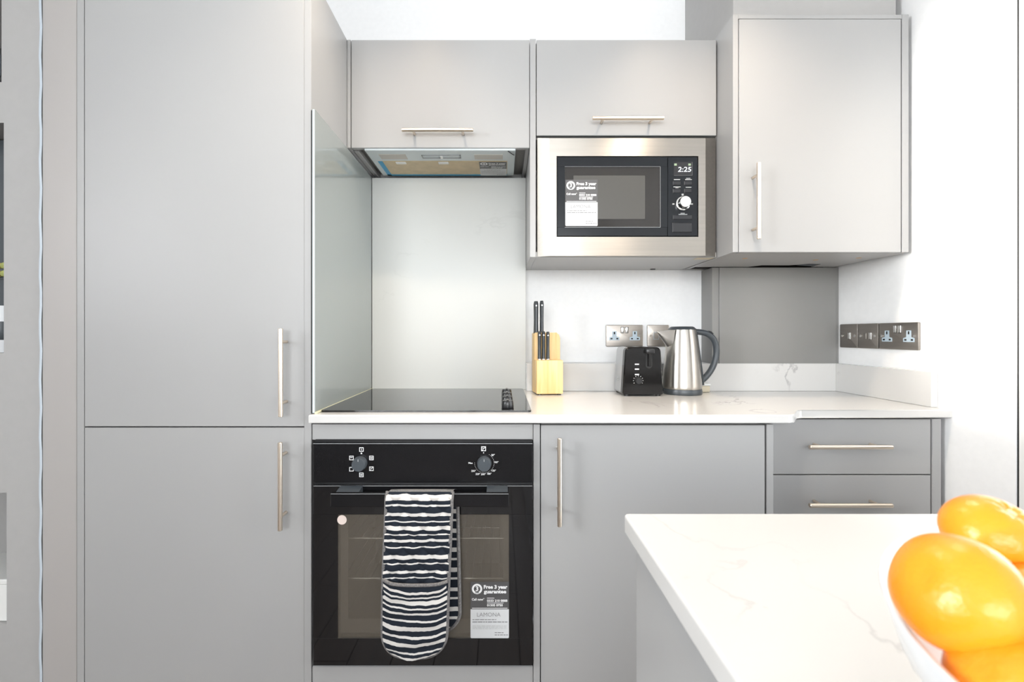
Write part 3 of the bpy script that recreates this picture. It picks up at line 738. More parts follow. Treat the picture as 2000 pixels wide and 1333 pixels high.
mitt_sheet('fold', M['mitt_up'], t, lambda v: mcx(0) + (bcx(0) - mcx(0)) * v, lambda v: mhw(0) * .99, lambda u, v: ZM1 - .006 + .007 * math.sin(math.pi * (v * .8 + .2)), lambda u, v: YM + .008 + (YK - YM - .006) * v, 0, 1, nu=16, nv=12, th=.003)

# ------------------------------------------------------------------ extractor hood under the hood cabinet
zh = CZ + .6085
def HB(px, py):                                  # a point on the flat underside of the hood
    Y = -(zh - CZ) * F / (py - VY); return PX(px, Y), Y
t = thing('extractor_hood', (-.2, 1.65, zh), 'silver extractor hood with brown film and blue edging under the wall cabinet', 'extractor hood')
hx0a, hx1a = HB(711, 293.5)[0], HB(1007, 293.5)[0]
body = bx('hood_plate', M['hood'], t, hx0a, hx1a, 1.526, 1.769, zh, zh + .012, bev=.0015)
bx('hood_housing', M['carc'], t, hx0a + .03, hx1a - .03, 1.55, 1.76, zh + .012, zh + .16)
def hpatch(name, mt, p0, p1, par, l=.001, bev=.0004):
    (x0, y0), (x1, y1) = HB(*p0), HB(*p1)
    return bx(name, mt, par, x0, x1, y0, y1, zh - l, zh + .001, bev=bev)
fx0, fy0 = HB(738, 314.5); fx1, _ = HB(991, 314.5); fy1 = 1.762
flt = bx('filter', M['filter'], t, fx0, fx1, fy0, fy1, zh - .0015, zh + .001)
m = MB(); m.box(fx0, fx0 + .016, fy0, fy1, zh - .0022, zh - .001, bev=0); m.box(fx0, fx1, fy1 - .012, fy1, zh - .0022, zh - .001, bev=0)
m.build('film_edge', M['blue'], flt, smooth=False)
for a, b in (((739, 301.5), (797, 311)), ((926, 302.0), (982, 311))):
    L_ = hpatch('lamp_lens', M['lens'], a, b, t, .0012); 
x0, y0 = HB(823, 303); x1, y1 = HB(901, 309)
sl = MB(); fr = .003
sl.box(x0, x1, y0, y0 + fr, zh - .002, zh + .001, bev=0); sl.box(x0, x1, y1 - fr, y1, zh - .002, zh + .001, bev=0); sl.box(x0, x0 + fr, y0, y1, zh - .002, zh + .001, bev=0); sl.box(x1 - fr, x1, y0, y1, zh - .002, zh + .001, bev=0)
sw = sl.build('switch_strip', M['grey_pl'], t, smooth=False)
bx('slider', M['white_pl'], sw, (x0 + x1) / 2 - .004, (x0 + x1) / 2 + .004, y0 + .004, y1 - .004, zh - .004, zh)
for px in (783, 866): 
    x, y = HB(px, 316.5); bx('filter_clip', M['white_pl'], t, x - .018, x + .018, y - .006, y + .012, zh - .004, zh - .0016)
sx, sy = HB(937, 315.5)
sticker(t, fx1 - .1, sy, zh - .0016, (1, 0, 0), (0, -1, 0), .098, .138)
MB().tube([(hx1a - .025, 1.529, zh - .001), (hx1a - .012, 1.545, zh - .004), (hx1a - .004, 1.56, zh - .002)], .0016, 6).build('loose_wire', M['black_pl'], t)

# ------------------------------------------------------------------ microwave
YMF = 1.498
t = thing('microwave', (.4, 1.6, PZ(501.5, YU)), 'built-in microwave with steel trim frame and black door', 'microwave')
mx0, mx1, mz0, mz1 = PX(1049, YU), PX(1398.5, YU), PZ(501.5, YU), PZ(268.5, YU)
fx0_, fx1_, fz0_, fz1_ = PX(1073, YMF), PX(1378, YMF), PZ(500, YMF), PZ(270, YMF)
ix0, ix1, iz0, iz1 = PX(1087, YMF), PX(1364, YMF), PZ(463, YMF), PZ(305, YMF)
m = MB()
yb2 = YU + .004
O_ = [(mx0, yb2, mz0), (mx1, yb2, mz0), (mx1, yb2, mz1), (mx0, yb2, mz1)]
Fp = [(fx0_, YMF, fz0_), (fx1_, YMF, fz0_), (fx1_, YMF, fz1_), (fx0_, YMF, fz1_)]
I_ = rrect(ix0, ix1, iz0, iz1, .004, 3)
ov = [m.bm.verts.new(p) for p in O_]; fv = [m.bm.verts.new(p) for p in Fp]
for i in range(4): m.bm.faces.new((ov[i], ov[(i + 1) % 4], fv[(i + 1) % 4], fv[i]))
# four plates round the opening
iv = [m.bm.verts.new((x, YMF, z)) for x, z in ((ix0, iz0), (ix1, iz0), (ix1, iz1), (ix0, iz1))]
bv = [m.bm.verts.new((x, YMF + .02, z)) for x, z in ((ix0, iz0), (ix1, iz0), (ix1, iz1), (ix0, iz1))]
for i in range(4):
    m.bm.faces.new((fv[i], fv[(i + 1) % 4], iv[(i + 1) % 4], iv[i])); m.bm.faces.new((iv[i], iv[(i + 1) % 4], bv[(i + 1) % 4], bv[i]))
m.build('trim_frame', M['steel'], t, smooth=False)
bx('body', M['carc'], t, mx0 + .03, mx1 - .03, YU + .03, YW - .03, mz0 + .01, mz1 - .02)
bx('door_surround', M['black_pl'], t, ix0 + .0005, ix1 - .0005, YMF + .012, YMF + .02, iz0, iz1, bev=0)
xs_ = PX(1303.5, YMF)
dw = MB(); gx0, gx1, gz0, gz1 = PX(1103, YMF), PX(1289, YMF), PZ(444, YMF), PZ(326, YMF)
ya_ = YMF - .001
dw.box(ix0 + .003, xs_, ya_, ya_ + .012, gz1, iz1 - .003, bev=.0008); dw.box(ix0 + .003, xs_, ya_, ya_ + .012, iz0 + .003, gz0, bev=.0008); dw.box(ix0 + .003, gx0, ya_, ya_ + .012, gz0, gz1, bev=0); dw.box(gx1, xs_, ya_, ya_ + .012, gz0, gz1, bev=0)
dr = dw.build('door', mat('black_blue_door', (.010, .012, .015), .2, spec=.3), t, smooth=False)
bx('door_glass', M['mw_glass'], dr, gx0, gx1, ya_ + .002, ya_ + .005, gz0, gz1, bev=0)
fm = MB(); e = .0012
fm.box(gx0, gx1, ya_ - .0004, ya_ + .001, gz0 - e, gz0, bev=0); fm.box(gx1, gx1 + e, ya_ - .0004, ya_ + .001, gz0 - e, gz1, bev=0); fm.box(gx0, gx1, ya_ - .0004, ya_ + .001, gz1, gz1 + e * .6, bev=0)
fm.build('glass_edging', M['grey_pl'], dr, smooth=False)
bx('mesh_screen', mat('grey_mesh_screen', (.06, .058, .053), .4), dr, PX(1120, YMF), PX(1260, YMF), ya_ + .0012, ya_ + .0018, PZ(428, YMF), PZ(343, YMF), bev=0)
cpn = bx('control_panel', mat('black_blue_panel', (.009, .011, .014), .18, spec=.3), t, xs_ + .0015, ix1 - .003, ya_, ya_ + .012, iz0 + .003, iz1 - .003, bev=.0008)
y_ = ya_
dx0, dx1, dz0, dz1 = PX(1316, YMF), PX(1351.5, YMF), PZ(343, YMF), PZ(317, YMF)
dp = bx('display', M['display'], cpn, dx0, dx1, y_ - .0004, y_ + .001, dz0, dz1, bev=0)
m = MB()
m.box(dx0, dx1, y_ - .0006, y_, dz0 - .0006, dz0, bev=0); m.box(dx1, dx1 + .0006, y_ - .0006, y_, dz0 - .0006, dz1, bev=0); m.build('display_edge', M['print_g'], cpn, smooth=False)
text('clock_digits', '2:25', .0225, (PX(1336.5, YMF), y_ - .0004, PZ(336, YMF)), (1, 0, 0), (.12, 0, .99), M['led'], cpn, align='CENTER', lift=.0006, width=.042)
for px in (1319, 1346.5): bx('display_icon', M['green'], cpn, PX(px - 2.5, YMF), PX(px + 2.5, YMF), y_ - .0007, y_, PZ(324, YMF), PZ(320, YMF), bev=0)
for px0, px1, p0, p1 in ((1314, 1329, 355, 362), (1336, 1351, 355, 362), (1314, 1329, 370, 377), (1336, 1350, 370, 377), (1314, 1351, 421, 429), (1313, 1351, 436, 454)):
    b = bx('button', mat('button_black', (.012, .013, .016), .3), cpn, PX(px0, YMF), PX(px1, YMF), y_ - .0022, y_, PZ(p1, YMF), PZ(p0, YMF), bev=.001)
    bx('button_edge', M['print_g'], b, PX(px0, YMF), PX(px0, YMF) + .0006, y_ - .0024, y_, PZ(p1, YMF), PZ(p0, YMF), bev=0)
m = MB()
def mbar(px0, px1, py, h): m.box(PX(px0, YMF), PX(px1, YMF), y_ - .0004, y_, PZ(py + h / 2, YMF), PZ(py - h / 2, YMF), bev=0)
for a in ((1316, 1328, 351.3, 1.6), (1338, 1351, 351.3, 1.6), (1340, 1348, 348.8, 1.2), (1315, 1329, 365.5, 1.4), (1319, 1325, 367.3, 1.0), (1339, 1350, 366.3, 1.5), (1325, 1342, 419.3, 1.4), (1329, 1337, 417, 1.2), (1331, 1335, 380.7, 3.6), (1313, 1317, 399, 2.6), (1348, 1353, 399, 2.6)): mbar(*a)
m.build('panel_print', M['print_lg'], cpn, smooth=False)['kind'] = 'stuff'
xk, zk = PX(1333.5, YMF), PZ(398, YMF)
q = Vector((0, -1, 0)).to_track_quat('Z', 'Y')
k = MB().lathe((xk, y_, zk), [(0, 0), (.0225, 0), (.0225, .003), (.0195, .004), (.0185, .022), (.017, .024), (0, .024)], 40, q).build('knob', M['chrome'], t)
sticker(t, PX(1104, YMF), ya_, PZ(351.5, YMF), FX, FU, PX(1167, YMF) - PX(1104, YMF), PZ(351.5, YMF) - PZ(442, YMF))

# ------------------------------------------------------------------ sockets and switches
def plate(name, label, cat, origin, xd, w, kind, group=None):
    """origin = plate centre on the wall, xd = direction to the right seen from the room"""
    X = Vector(xd); U = Vector((0, 0, 1)); Nn = X.cross(U); O = Vector(origin); h = .086
    t = thing(name, O, label, cat, group)
    def slab(poly, l0, l1, nm, mt, par, bev=0):
        m = MB(); A = [m.bm.verts.new(O + X * u + U * v + Nn * l0) for u, v in poly]; B = [m.bm.verts.new(O + X * u + U * v + Nn * l1) for u, v in poly]
        n = len(poly); m.bm.faces.new(A[::-1]); f1 = m.bm.faces.new(B)
        for i in range(n): m.bm.faces.new((A[i], A[(i + 1) % n], B[(i + 1) % n], B[i]))
        if bev: bmesh.ops.bevel(m.bm, geom=list(f1.edges), offset=bev, segments=2, affect='EDGES', profile=.5)
        return m.build(nm, mt, par)
    R = lambda cx, cy, a, b: [(cx - a, cy - b), (cx + a, cy - b), (cx + a, cy + b), (cx - a, cy + b)]
    pl_ = slab(rrect(-w / 2, w / 2, -h / 2, h / 2, .004, 4), 0, .007, 'face_plate', M['plate'], t, .0022)
    cir = lambda cx, cy, r: [(cx + r * math.cos(i * math.pi / 8), cy + r * math.sin(i * math.pi / 8)) for i in range(16)]
    for sx in (-1, 1): slab(cir(sx * (w / 2 - .013), 0, .0042), .0068, .0085, 'screw', M['chrome'], t)
    def rocker(cx, cy):
        slab(R(cx, cy, .0066, .0125), .0068, .0074, 'switch_surround', M['dark'], t)
        slab(R(cx, cy, .0054, .0112), .007, .0098, 'rocker_switch', M['chrome'], t, .001)
    if kind == 'double':
        for cx in (-.0405, .0405):
            T_ = [(-.020, -.018), (.020, -.018), (.020, -.006), (.009, -.003), (.0085, .018), (-.0085, .018), (-.009, -.003), (-.020, -.006)]
            ins = slab([(cx + a, b) for a, b in T_], .0068, .0076, 'socket_insert', M['sock'], t)
            for a, b, ha, hb in ((0, .0105, .0025, .0048), (-.0115, -.0115, .0038, .0026), (.0115, -.0115, .0038, .0026)):
                slab(R(cx + a, b, ha, hb), .0074, .0079, 'pin_hole', M['dark'], ins)
        for cx in (-.0085, .0085): rocker(cx, .0225)
    elif kind == 'switch': rocker(.006, 0)
    elif kind == 'switch2': rocker(.012, 0); slab(R(-.012, 0, .0055, .010), .0068, .0078, 'fuse_carrier', M['plate'], t, .0006)
    elif kind == 'spur':
        slab(R(-.008, 0, .0105, .0145), .0068, .0078, 'fuse_carrier_edge', M['sock'], t); slab(R(-.008, 0, .009, .013), .0074, .0084, 'fuse_carrier', M['plate'], t)
        rocker(.02, 0)
    return t
zc = CZ - .0065
plate('double_socket', 'brushed steel double wall socket above the toaster', 'socket', (PX(1219, YW), YW - .0002, zc), (1, 0, 0), .146, 'double')
plate('fused_spur', 'single brushed steel spur plate half hidden by the kettle spout', 'switch', (PX(1284.5, YW), YW - .0002, zc), (1, 0, 0), .086, 'spur')
XP = XR - .0002
plate('single_switch', 'brushed steel switch plate nearest the grey boxing in the row', 'switch', (XP, 1.679, zc), (0, -1, 0), .086, 'switch')
plate('fused_switch', 'brushed steel fused switch plate, middle one of the side wall row', 'switch', (XP, 1.590, zc), (0, -1, 0), .086, 'switch2')
plate('double_socket', 'brushed steel double socket, end of the row on the side wall', 'socket', (XP, 1.470, zc), (0, -1, 0), .146, 'double')

# ------------------------------------------------------------------ knife block and knives
KX0, KX1, KY = PX(1047.5, 1.612), PX(1100, 1.612), 1.612
t = thing('knife_block', ((KX0 + KX1) / 2, KY + .04, WT), 'pale pine knife block standing right of the hob', 'knife block')
rot = Matrix.Translation((KX1, KY, 0)) @ Matrix.Rotation(math.radians(5), 4, 'Z') @ Matrix.Translation((-KX1, -KY, 0))
zk0 = WT + .004; zs = PZ(704, KY); zt_ = PZ(650, 1.66)
MB().box(KX0, KX1, KY, KY + .048, zk0, zs, bev=.003, seg=2).xform(rot).build('front_block', M['pine'], t)
prof = [(KX0, zk0), (KX1, zk0), (KX1, zt_ - .02), (KX1 - .004, zt_ - .008), (KX1 - .013, zt_), (KX0 + .004, zt_), (KX0, zt_ - .004)]
MB().prism(prof, KY + .0485, KY + .105, 'y', bev=.002).xform(rot).build('rear_block', M['pine'], t)
for dx in (.012, KX1 - KX0 - .012):
    for dy in (.012, .092): MB().cyl((KX0 + dx, KY + dy, WT + .0002), (KX0 + dx, KY + dy, WT + .0045), .007, 12).xform(rot).build('foot', M['black_pl'], t)
def knife(px, pyt, zbase, Y, lean, label, hw, group=None):
    x = PX(px, Y); zt2 = PZ(pyt, Y)
    t = thing('kitchen_knife', (x, Y, zbase), label, 'knife', group)
    L = zt2 - zbase; pts = []; rad = []
    for i in range(13):
        u = i / 12; pts.append((x, Y + lean * u, zbase + L * u)); rad.append(1.08 if u < .06 else (.92 + .16 * abs(u - .45) * 1.4 if u < .93 else 1.12 - (u - .93) * 5))
    h_ = MB().tube(pts, hw, 14, r2=hw * 1.8, side=(0, 1, 0), radii=rad).build('handle', M['knife'], t)
    for u in (.86,): MB().cyl((x, Y + lean * u - hw * 2.0, zbase + L * u), (x, Y + lean * u - hw * 1.6, zbase + L * u), .002, 10).build('rivet', M['chrome'], h_)
    bx('bolster', M['steel_blade'], t, x - hw * .7, x + hw * .7, Y - hw * 1.2, Y + hw * 1.2, zbase - .004, zbase, bev=.0005)
    bx('blade', M['steel_blade'], t, x - .0008, x + .0008, Y - .008, Y + .008, zbase - .07, zbase - .004, bev=0)
    return t
for i, (px, nm) in enumerate(((1053.5, 'left'), (1061.5, 'middle'), (1070, 'right'))):
    knife(px, 647.5 + (.8 if i == 2 else 0), zs + .004, KY + .022, .0, ['short dark knife handle in the block, leftmost of three', 'short dark knife handle in the block, middle of three', 'short dark knife handle in the block, rightmost of three'][i], .0062, 'short knives in the block')
knife(1046.8, 589, zt_ - .004, KY + .062, .0, 'tall dark knife handle at the outer left of the block', .0088, 'tall knives in the block')
knife(1058.0, 588, zt_ - .004, KY + .070, .0, 'tall dark knife handle second from the left of the block', .0074, 'tall knives in the block')

# ------------------------------------------------------------------ toaster
YT0, YT1 = 1.578, 1.712
tz0 = WT + .006
t = thing('toaster', (PX(1255, YT0), (YT0 + YT1) / 2, WT), 'black two-slice toaster with silver side panels beside the kettle', 'toaster')
def toast_sec(y, x0b, x1b, x0t, x1t, z0, z1, r=.016, n=5):
    pts = [(x0b + .004, z0), (x1b - .004, z0), (x1b, z0 + .006)]
    for i in range(n + 1): a = math.radians(90 * i / n); pts.append((x1t - r + r * math.cos(a), z1 - r + r * math.sin(a)))
    for i in range(n + 1): a = math.radians(90 + 90 * i / n); pts.append((x0t + r + r * math.cos(a), z1 - r + r * math.sin(a)))
    pts.append((x0b, z0 + .006)); return pts
tb0, tb1, tt0, tt1 = PX(1216, YT0), PX(1297, YT0), PX(1221, YT0), PX(1291, YT0)
zt3 = PZ(678.5, YT0)
def loft(name, mt, secs, par, cap=True, angle=35):
    m = MB(); R_ = [[m.bm.verts.new((x, y, z)) for x, z in pts] for y, pts in secs]
    n = len(R_[0])
    for A, B in zip(R_, R_[1:]):
        for i in range(n): m.bm.faces.new((A[i], A[(i + 1) % n], B[(i + 1) % n], B[i]))
    if cap: m.bm.faces.new(R_[0]); m.bm.faces.new(R_[-1][::-1])
    return m.build(name, mt, par, angle=angle)
sec = lambda y, k, dz=0: (y, toast_sec(y, tb0 + k, tb1 - k, tt0 + k, tt1 - k, tz0, zt3 - dz))
loft('front_panel', M['black_gloss'], [sec(YT0, .004, .003), sec(YT0 + .004, 0), sec(YT0 + .028, 0), sec(YT0 + .029, .001, .0005)], t)
loft('side_shell', M['silver_pl'], [sec(YT0 + .0285, .002, .001), sec(YT1 - .02, .002, .001), sec(YT1 - .004, .003, .001), sec(YT1, .008, .006)], t)
for xx in (-.022, .022):
    xc_ = (tt0 + tt1) / 2 + xx; bx('bread_slot', M['dark'], t, xc_ - .013, xc_ + .013, YT0 + .035, YT1 - .02, zt3 - .01, zt3 - .0004, bev=0)
for dx in (tb0 + .016, tb1 - .016):
    for dy in (YT0 + .014, YT1 - .014): MB().cyl((dx, dy, WT + .0002), (dx, dy, tz0 + .002), .008, 14).build('foot', M['black_pl'], t)
# lever track and lever
lx, ly = PX(1267.5, YT0), YT0
tr = MB().prism(rrect(lx - .0115, lx + .0115, PZ(720, YT0), zt3 - .005, .0112, 6), YT0 - .0006, YT0 + .002, 'y').build('lever_track', M['dark'], t, smooth=False)
MB().tube([(lx, YT0 - .001, zt3 - .016), (lx, YT0 - .001, PZ(716, YT0))], .0055, 12).build('lever_rail', M['black_gloss'], tr)
bx('lever', M['black_pl'], t, lx - .0145, lx + .0145, YT0 - .018, YT0 + .002, zt3 - .022, zt3 - .006, bev=.003, seg=2)
for py in (712, 721.5, 732): bx('indicator_mark', M['print_w'], t, PX(1240, YT0), PX(1248, YT0), YT0 - .0006, YT0 + .001, PZ(py + 1.2, YT0), PZ(py - 1.2, YT0), bev=0)
xk, zk = PX(1246.5, YT0), PZ(744, YT0)
kn = MB().lathe((xk, YT0 + .001, zk), [(0, 0), (.0125, 0), (.012, .010), (.0105, .012), (0, .012)], 30, q).build('browning_dial', M['black_pl'], t)
for i in range(9):
    a = math.radians(-120 + i * 30 + 90); xx, zz = xk + .0165 * math.cos(a), zk + .0165 * math.sin(a)
    MB().cyl((xx, YT0 + .001, zz), (xx, YT0 - .0008, zz), .0011, 8).build('dial_mark', M['print_w'], t)
m = MB(); xl = tb0 + .0015
for i in range(3): m.cyl((xl + .0045, 1.65 + .004 * i, zk - .004 + .007 * (i % 2)), (xl - .0012, 1.65 + .004 * i, zk - .004 + .007 * (i % 2)), .0035, 10)
m.build('side_badge', M['print_lg'], t)

# ------------------------------------------------------------------ kettle
KC = (PX(1332, 1.655), 1.655)
t = thing('kettle', (KC[0], KC[1], WT), 'brushed steel jug kettle with grey handle on the worktop', 'kettle')
base = MB().lathe((*KC, WT + .0003), [(0, 0), (.066, 0), (.068, .003), (.068, .013), (.0665, .016), (.0665, .019), (0, .019)], 56).build('power_base', M['slate'], t)
bd = [(0, .0195), (.0655, .0195), (.067, .0225), (.0672, .03), (.0655, .06), (.0615, .11), (.0560, .165), (.0510, .205), (.0475, .226), (.0465, .2295), (0, .2295)]
MB().lathe((*KC, WT), bd, 72).build('body', M['kettle'], t)
MB().lathe((*KC, WT), [(0, .2296), (.0475, .2296), (.048, .232), (.045, .2345), (.040, .239), (.036, .2405), (0, .2405)], 48).build('lid', M['slate'], t)
# pouring spout: a V-shaped lip on the left
sp = MB(); tip = Vector((KC[0] - .092, KC[1] - .006, WT + .2205))
n = 9; topA = []; rings = []
for j in range(7):
    k = j / 6                                    # 0 at the body, 1 at the tip
    zt4 = .2285 - .008 * k * 0 - .006 * k; zb4 = .150 + (.2165 - .150) * k ** .8
    cx_ = KC[0] - .038 - .053 * k; hw_ = .030 * (1 - k) + .005
    ring_ = []
    for i in range(n):
        a = math.pi * i / (n - 1); 
        ring_.append(sp.bm.verts.new((cx_ - .010 * math.sin(a) * (1 - k), KC[1] - .003 + hw_ * math.cos(a), WT + zt4 - (zt4 - zb4) * math.sin(a) ** .8)))
    rings.append(ring_)
for A, B in zip(rings, rings[1:]):
    for i in range(n - 1): sp.bm.faces.new((A[i], A[i + 1], B[i + 1], B[i]))
    sp.bm.faces.new((A[n - 1], A[0], B[0], B[n - 1]))
sp.bm.faces.new(rings[-1])
sp.build('spout', M['kettle'], t, angle=60)
def kp(px, py): Y = KC[1]; return (PX(px, Y), Y, PZ(py, Y))
hp = [kp(1355, 648.5), kp(1366, 649), kp(1378, 651.5), kp(1388, 657), kp(1395, 666), kp(1398.5, 678), kp(1399, 692), kp(1396, 706), kp(1391, 719), kp(1384, 730), kp(1376, 739), kp(1370, 744)]
def smooth_path(P, k=4):
    P = [Vector(p) for p in P]; out = []
    for i in range(len(P) - 1):
        p0, p1, p2, p3 = P[max(i - 1, 0)], P[i], P[i + 1], P[min(i + 2, len(P) - 1)]
        for j in range(k):
            u = j / k; out.append(.5 * ((2 * p1) + (p2 - p0) * u + (2 * p0 - 5 * p1 + 4 * p2 - p3) * u * u + (3 * p1 - p0 - 3 * p2 + p3) * u ** 3))
    out.append(P[-1]); return out
MB().tube(smooth_path(hp), .0105, 16, r2=.0125, side=(0, 1, 0)).build('handle', M['slate'], t, angle=60)
st_ = [kp(1357.5, 645), kp(1360, 665), kp(1363.5, 690), kp(1367, 715), kp(1370, 740), kp(1371.5, 752)]
MB().tube(smooth_path(st_), .0055, 12, r2=.014, side=(0, 1, 0)).build('handle_strap', M['slate'], t, angle=60)
MB().tube([kp(1383, 648.5), kp(1387, 649.5), kp(1391, 653)], .005, 10, r2=.009, side=(0, 1, 0)).build('lid_button', M['black_pl'], t)
MB().tube(smooth_path([(KC[0] + .06, KC[1] + .01, WT + .006), (KC[0] + .085, 1.69, WT + .012), (KC[0] + .082, 1.705, WT + .05), (KC[0] + .070, 1.715, WT + .085), (KC[0] + .066, 1.716, WT + .11)]), .003, 8).build('power_cord', M['black_pl'], t)
pg = thing('charger_plug', (PX(1380, 1.69), 1.69, WT), 'small white and grey plug lying behind the kettle', 'plug')
bx('plug_body', M['beige'], pg, PX(1368, 1.69), PX(1386, 1.69), 1.685, 1.71, WT + .0004, WT + .024, bev=.003, seg=2)
bx('plug_cap', M['white_pl'], pg, PX(1370, 1.69), PX(1387, 1.69), 1.682, 1.713, WT + .0242, WT + .033, bev=.003, seg=2)

# ------------------------------------------------------------------ island
IX, IY = .145, .549
t = thing('island_cabinet', (.6, -.2, 0), 'grey kitchen island cabinet under a white quartz top', 'cabinet')
ipx = .155
bx('side_panel', M['cab'], t, ipx, ipx + .018, -1.1, IY - .018, 0, WT - .0225)
bx('back_panel', M['cab'], t, ipx + .0185, .93, IY - .038, IY - .02, 0, WT - .0225)
bx('carcass', M['carc'], t, ipx + .019, .93, -1.08, IY - .039, .1, WT - .024)
isl = MB().prism(rrect(IX, .95, -1.12, IY, .006, 4), WT - .0222, WT, bev=.0028, seg=3).build('island_worktop', M['quartz'], None, smooth=False)
meta(isl, 'white veined quartz top of the kitchen island', 'worktop')

# ------------------------------------------------------------------ fruit bowl and oranges
BC = (.338, .130)
t = thing('fruit_bowl', (BC[0], BC[1], WT), 'white ceramic bowl of oranges on the island', 'bowl')
outp = [(0, .0005), (.065, .0005), (.067, .004), (.100, .009), (.135, .022), (.160, .044), (.173, .066), (.1795, .0870), (.1790, .0885), (.1770, .0878)]
inp = [(.1695, .066), (.157, .046), (.133, .0255), (.098, .0130), (.062, .0085), (0, .0080)]
MB().lathe((*BC, WT), outp + inp, 72).build('bowl_shell', M['bowl'], t, angle=60)
def orange(px, py, Y, r, axis, label, squash=.86, xyz=None):
    x, z = PX(px, Y), PZ(py, Y)
    if xyz: x, Y, z = xyz
    t = thing('orange', (x, Y, z - r), label, 'orange', 'oranges in the bowl')
    bm = bmesh.new(); bmesh.ops.create_uvsphere(bm, u_segments=40, v_segments=26, radius=1)
    rr = random.Random(int(px * 7 + py)); ph = [rr.uniform(0, 6.28) for _ in range(4)]
    for v in bm.verts:
        d = v.co.normalized(); th_ = math.atan2(d.y, d.x)
        k = 1 + .018 * math.sin(3 * th_ + ph[0]) * (1 - d.z ** 2) + .012 * math.sin(5 * th_ + ph[1]) * (1 - d.z ** 2)
        zz = d.z * squash
        rho = math.sqrt(d.x ** 2 + d.y ** 2)
        if d.z > 0: zz -= .12 * math.exp(-(rho / .22) ** 2) - .02 * math.cos(th_ * 8 + ph[2]) * math.exp(-((rho - .25) / .15) ** 2)
        else: zz += .05 * math.exp(-(rho / .2) ** 2)
        v.co = Vector((d.x * k, d.y * k, zz)) * r
    R = Vector(axis).to_track_quat('Z', 'Y').to_matrix().to_4x4()
    bmesh.ops.transform(bm, matrix=Matrix.Translation((x, Y, z)) @ R, verts=bm.verts[:])
    me = bpy.data.meshes.new('peel'); bm.to_mesh(me); bm.free()
    link_mesh('peel', me, M['orange'], t, angle=180)
    m = MB(); m.lathe((0, 0, r * (squash - .125)), [(0, .0012), (.0018, .001), (.0026, 0), (.001, -.001), (0, -.001)], 12); m.xform(Matrix.Translation((x, Y, z)) @ R)
    m.build('stem_scar', M['calyx'], t)
orange(1863, 1156, .1900, .0232, (.868, .1, -.496), 'largest orange in front, lying against the bowl rim', .74)
orange(1935, 1044, .2400, .0210, (.18, -.45, .87), 'orange at the back of the bowl with its stem scar up', .86)
orange(1985, 1352, .1700, .0209, (.82, .1, -.57), 'orange at the bottom corner, nearest of those in the bowl', .84)
orange(2030, 1190, .2150, .0200, (.3, .9, .2), 'orange cut off by the right edge, between the others')
orange(1940, 1250, .2150, .0190, (.3, .9, .2), 'orange glimpsed low down between the three bigger ones')
for (ax_, ay_) in ((.252, .165), (.310, .205), (.305, .120), (.360, .160), (.375, .080), (.262, .215)):
    dd = math.hypot(ax_ - BC[0], ay_ - BC[1]); zz_ = WT + .008 + max(0, dd - .06) * .5 + .022
    orange(0, 0, 1, .0215, (.2, .3, .9), 'orange deeper in the white bowl, under the topmost ones', .86, (ax_, ay_, zz_))

# ------------------------------------------------------------------ things in the left niches (only slivers show)
def niche_z(i): return NX[i][1]
x0n = NX[0][0]
t = thing('speaker', (x0n - .06, YB + .06, PZ(158, YB)), 'black rounded speaker in the upper left niche', 'speaker')
MB().prism(rrect(x0n - .115, x0n - .001, 1.803, 1.90, .02), YB + .01, YB + .10, 'y', bev=.006).build('speaker_body', M['black_pl'], t)
MB().prism(rrect(x0n - .105, x0n - .011, 1.812, 1.89, .015), YB + .008, YB + .0102, 'y').build('speaker_grille', M['slate'], t)
z2 = NX[1][1]; x0n = NX[1][0]
t = thing('framed_picture', (x0n - .2, YB + .2, z2), 'dark picture board leaning in the middle left niche', 'picture')
bx('picture_board', M['slate'], t, x0n - .42, x0n - .0008, YB + .10, YB + .12, z2 + .0005, NX[1][2] - .004)
t = thing('flower_garland', (x0n - .1, YB + .03, PZ(525, YB)), 'small orange and green ornament against the dark board', 'ornament')
for i in range(8):
    a = i * .8; bm_ = MB(); bm_.lathe((x0n - .012 - .022 * (i % 4), YB + .034 + .003 * (i % 2), PZ(525, YB) - .02 + .022 * (i // 4)), [(0, 0), (.009, .004), (.012, .011), (.009, .018), (0, .022)], 12)
    bm_.build('bloom', mat('bloom', [(.65, .32, .12), (.35, .38, .12), (.7, .55, .2), (.55, .2, .12)][i % 4], .7), t)
bx('stalk_bar', M['slate'], t, x0n - .1, x0n - .002, YB + .042, YB + .05, PZ(525, YB) - .024, PZ(525, YB) - .014)
t = thing('white_vase', (x0n - .05, YB + .02, z2), 'white vase with dark band on the niche shelf', 'vase')
MB().lathe((x0n - .045, YB + .022 + .02, z2 + .0005), [(0, 0), (.03, 0), (.04, .03), (.043, .07), (.036, .11), (.03, .128), (.027, .126), (0, .02)], 28).build('vase_body', M['bowl'], t)
MB().lathe((x0n - .045, YB + .042, z2 + .035), [(.0405, 0), (.0435, .008), (.0445, .03), (.0425, .05), (.041, .05)], 28).build('dark_band', M['slate'], t)
z3 = NX[2][1]; x0n = NX[2][0]
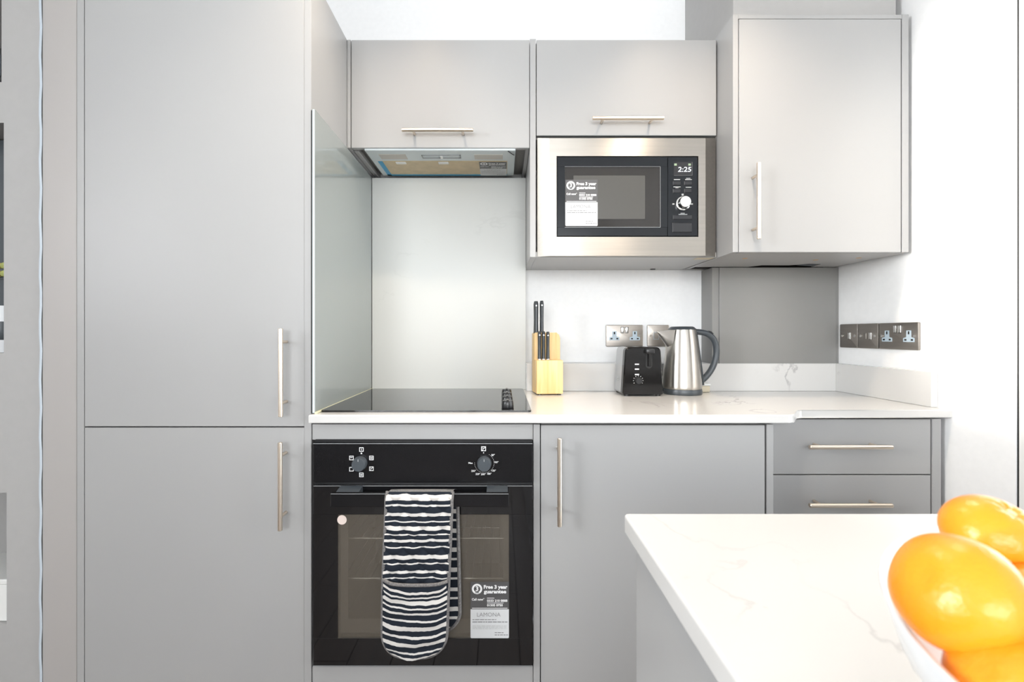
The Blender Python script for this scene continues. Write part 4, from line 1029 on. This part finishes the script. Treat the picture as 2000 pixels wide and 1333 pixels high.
t = thing('white_box', (x0n - .1, YB + .1, z3), 'pale storage box in the lower left niche', 'box')
m = MB(); m.box(x0n - .20, x0n - .001, YB + .01, YB + .16, z3 + .0005, z3 + .10, bev=.003); m.build('box_body', M['white_pl'], t)
bx('box_lid', M['white_pl'], t, x0n - .203, x0n - .0006, YB + .007, YB + .163, z3 + .1005, z3 + .115, bev=.003)
t = thing('grey_vase', (x0n - .05, YB + .08, z3 + .1155), 'dark grey rounded vase standing on the pale box', 'vase')
MB().lathe((x0n - .03, YB + .08, z3 + .1155), [(0, 0), (.012, 0), (.02, .03), (.028, .07), (.026, .10), (.012, .128), (.010, .126), (0, .1)], 28).build('vase_body', M['slate'], t)

# ------------------------------------------------------------------ ceiling downlights
n_ = 0
for (x, y, p) in ((.61, 1.08, 9.5), (-.30, 1.08, 7), (.90, -1.0, .6), (-.55, -1.0, 4), (-.55, -2.2, 5), (.90, -2.2, 5)):
    side = 'on the island side' if x > 0 else 'on the walkway side'
    pos = {1.08: 'nearest the cabinets', -1.0: 'midway along', -2.2: 'nearest the rear window'}[y]
    t = thing('downlight', (x, y, ZC), 'round recessed warm ceiling spotlight %s, %s' % (side, pos), 'ceiling light', 'ceiling downlights')
    MB().lathe((x, y, ZC - .004), [(.032, .0035), (.034, 0), (.044, 0), (.046, .0035)], 32).build('bezel', M['chrome'], t)
    lm = bpy.data.materials.get('lamp_face')
    if lm is None:
        lm = mat('lamp_face', (1, .9, .75), .5); b = lm.node_tree.nodes['Principled BSDF']; b.inputs['Emission Color'].default_value = (1, .72, .42, 1); b.inputs['Emission Strength'].default_value = 14
    MB().lathe((x, y, ZC - .002), [(0, 0), (.032, 0), (.032, .0015), (0, .0015)], 28).build('lamp_face', lm, t)
    d = bpy.data.lights.new('downlight_lamp', 'SPOT'); d.energy = p * 4; d.color = (1, .84, .66); d.spot_size = math.radians(112); d.spot_blend = 1.0; d.shadow_soft_size = .045
    o = bpy.data.objects.new('downlight_lamp', d); COL.objects.link(o); o.parent = t; o.location = (0, 0, -.012)
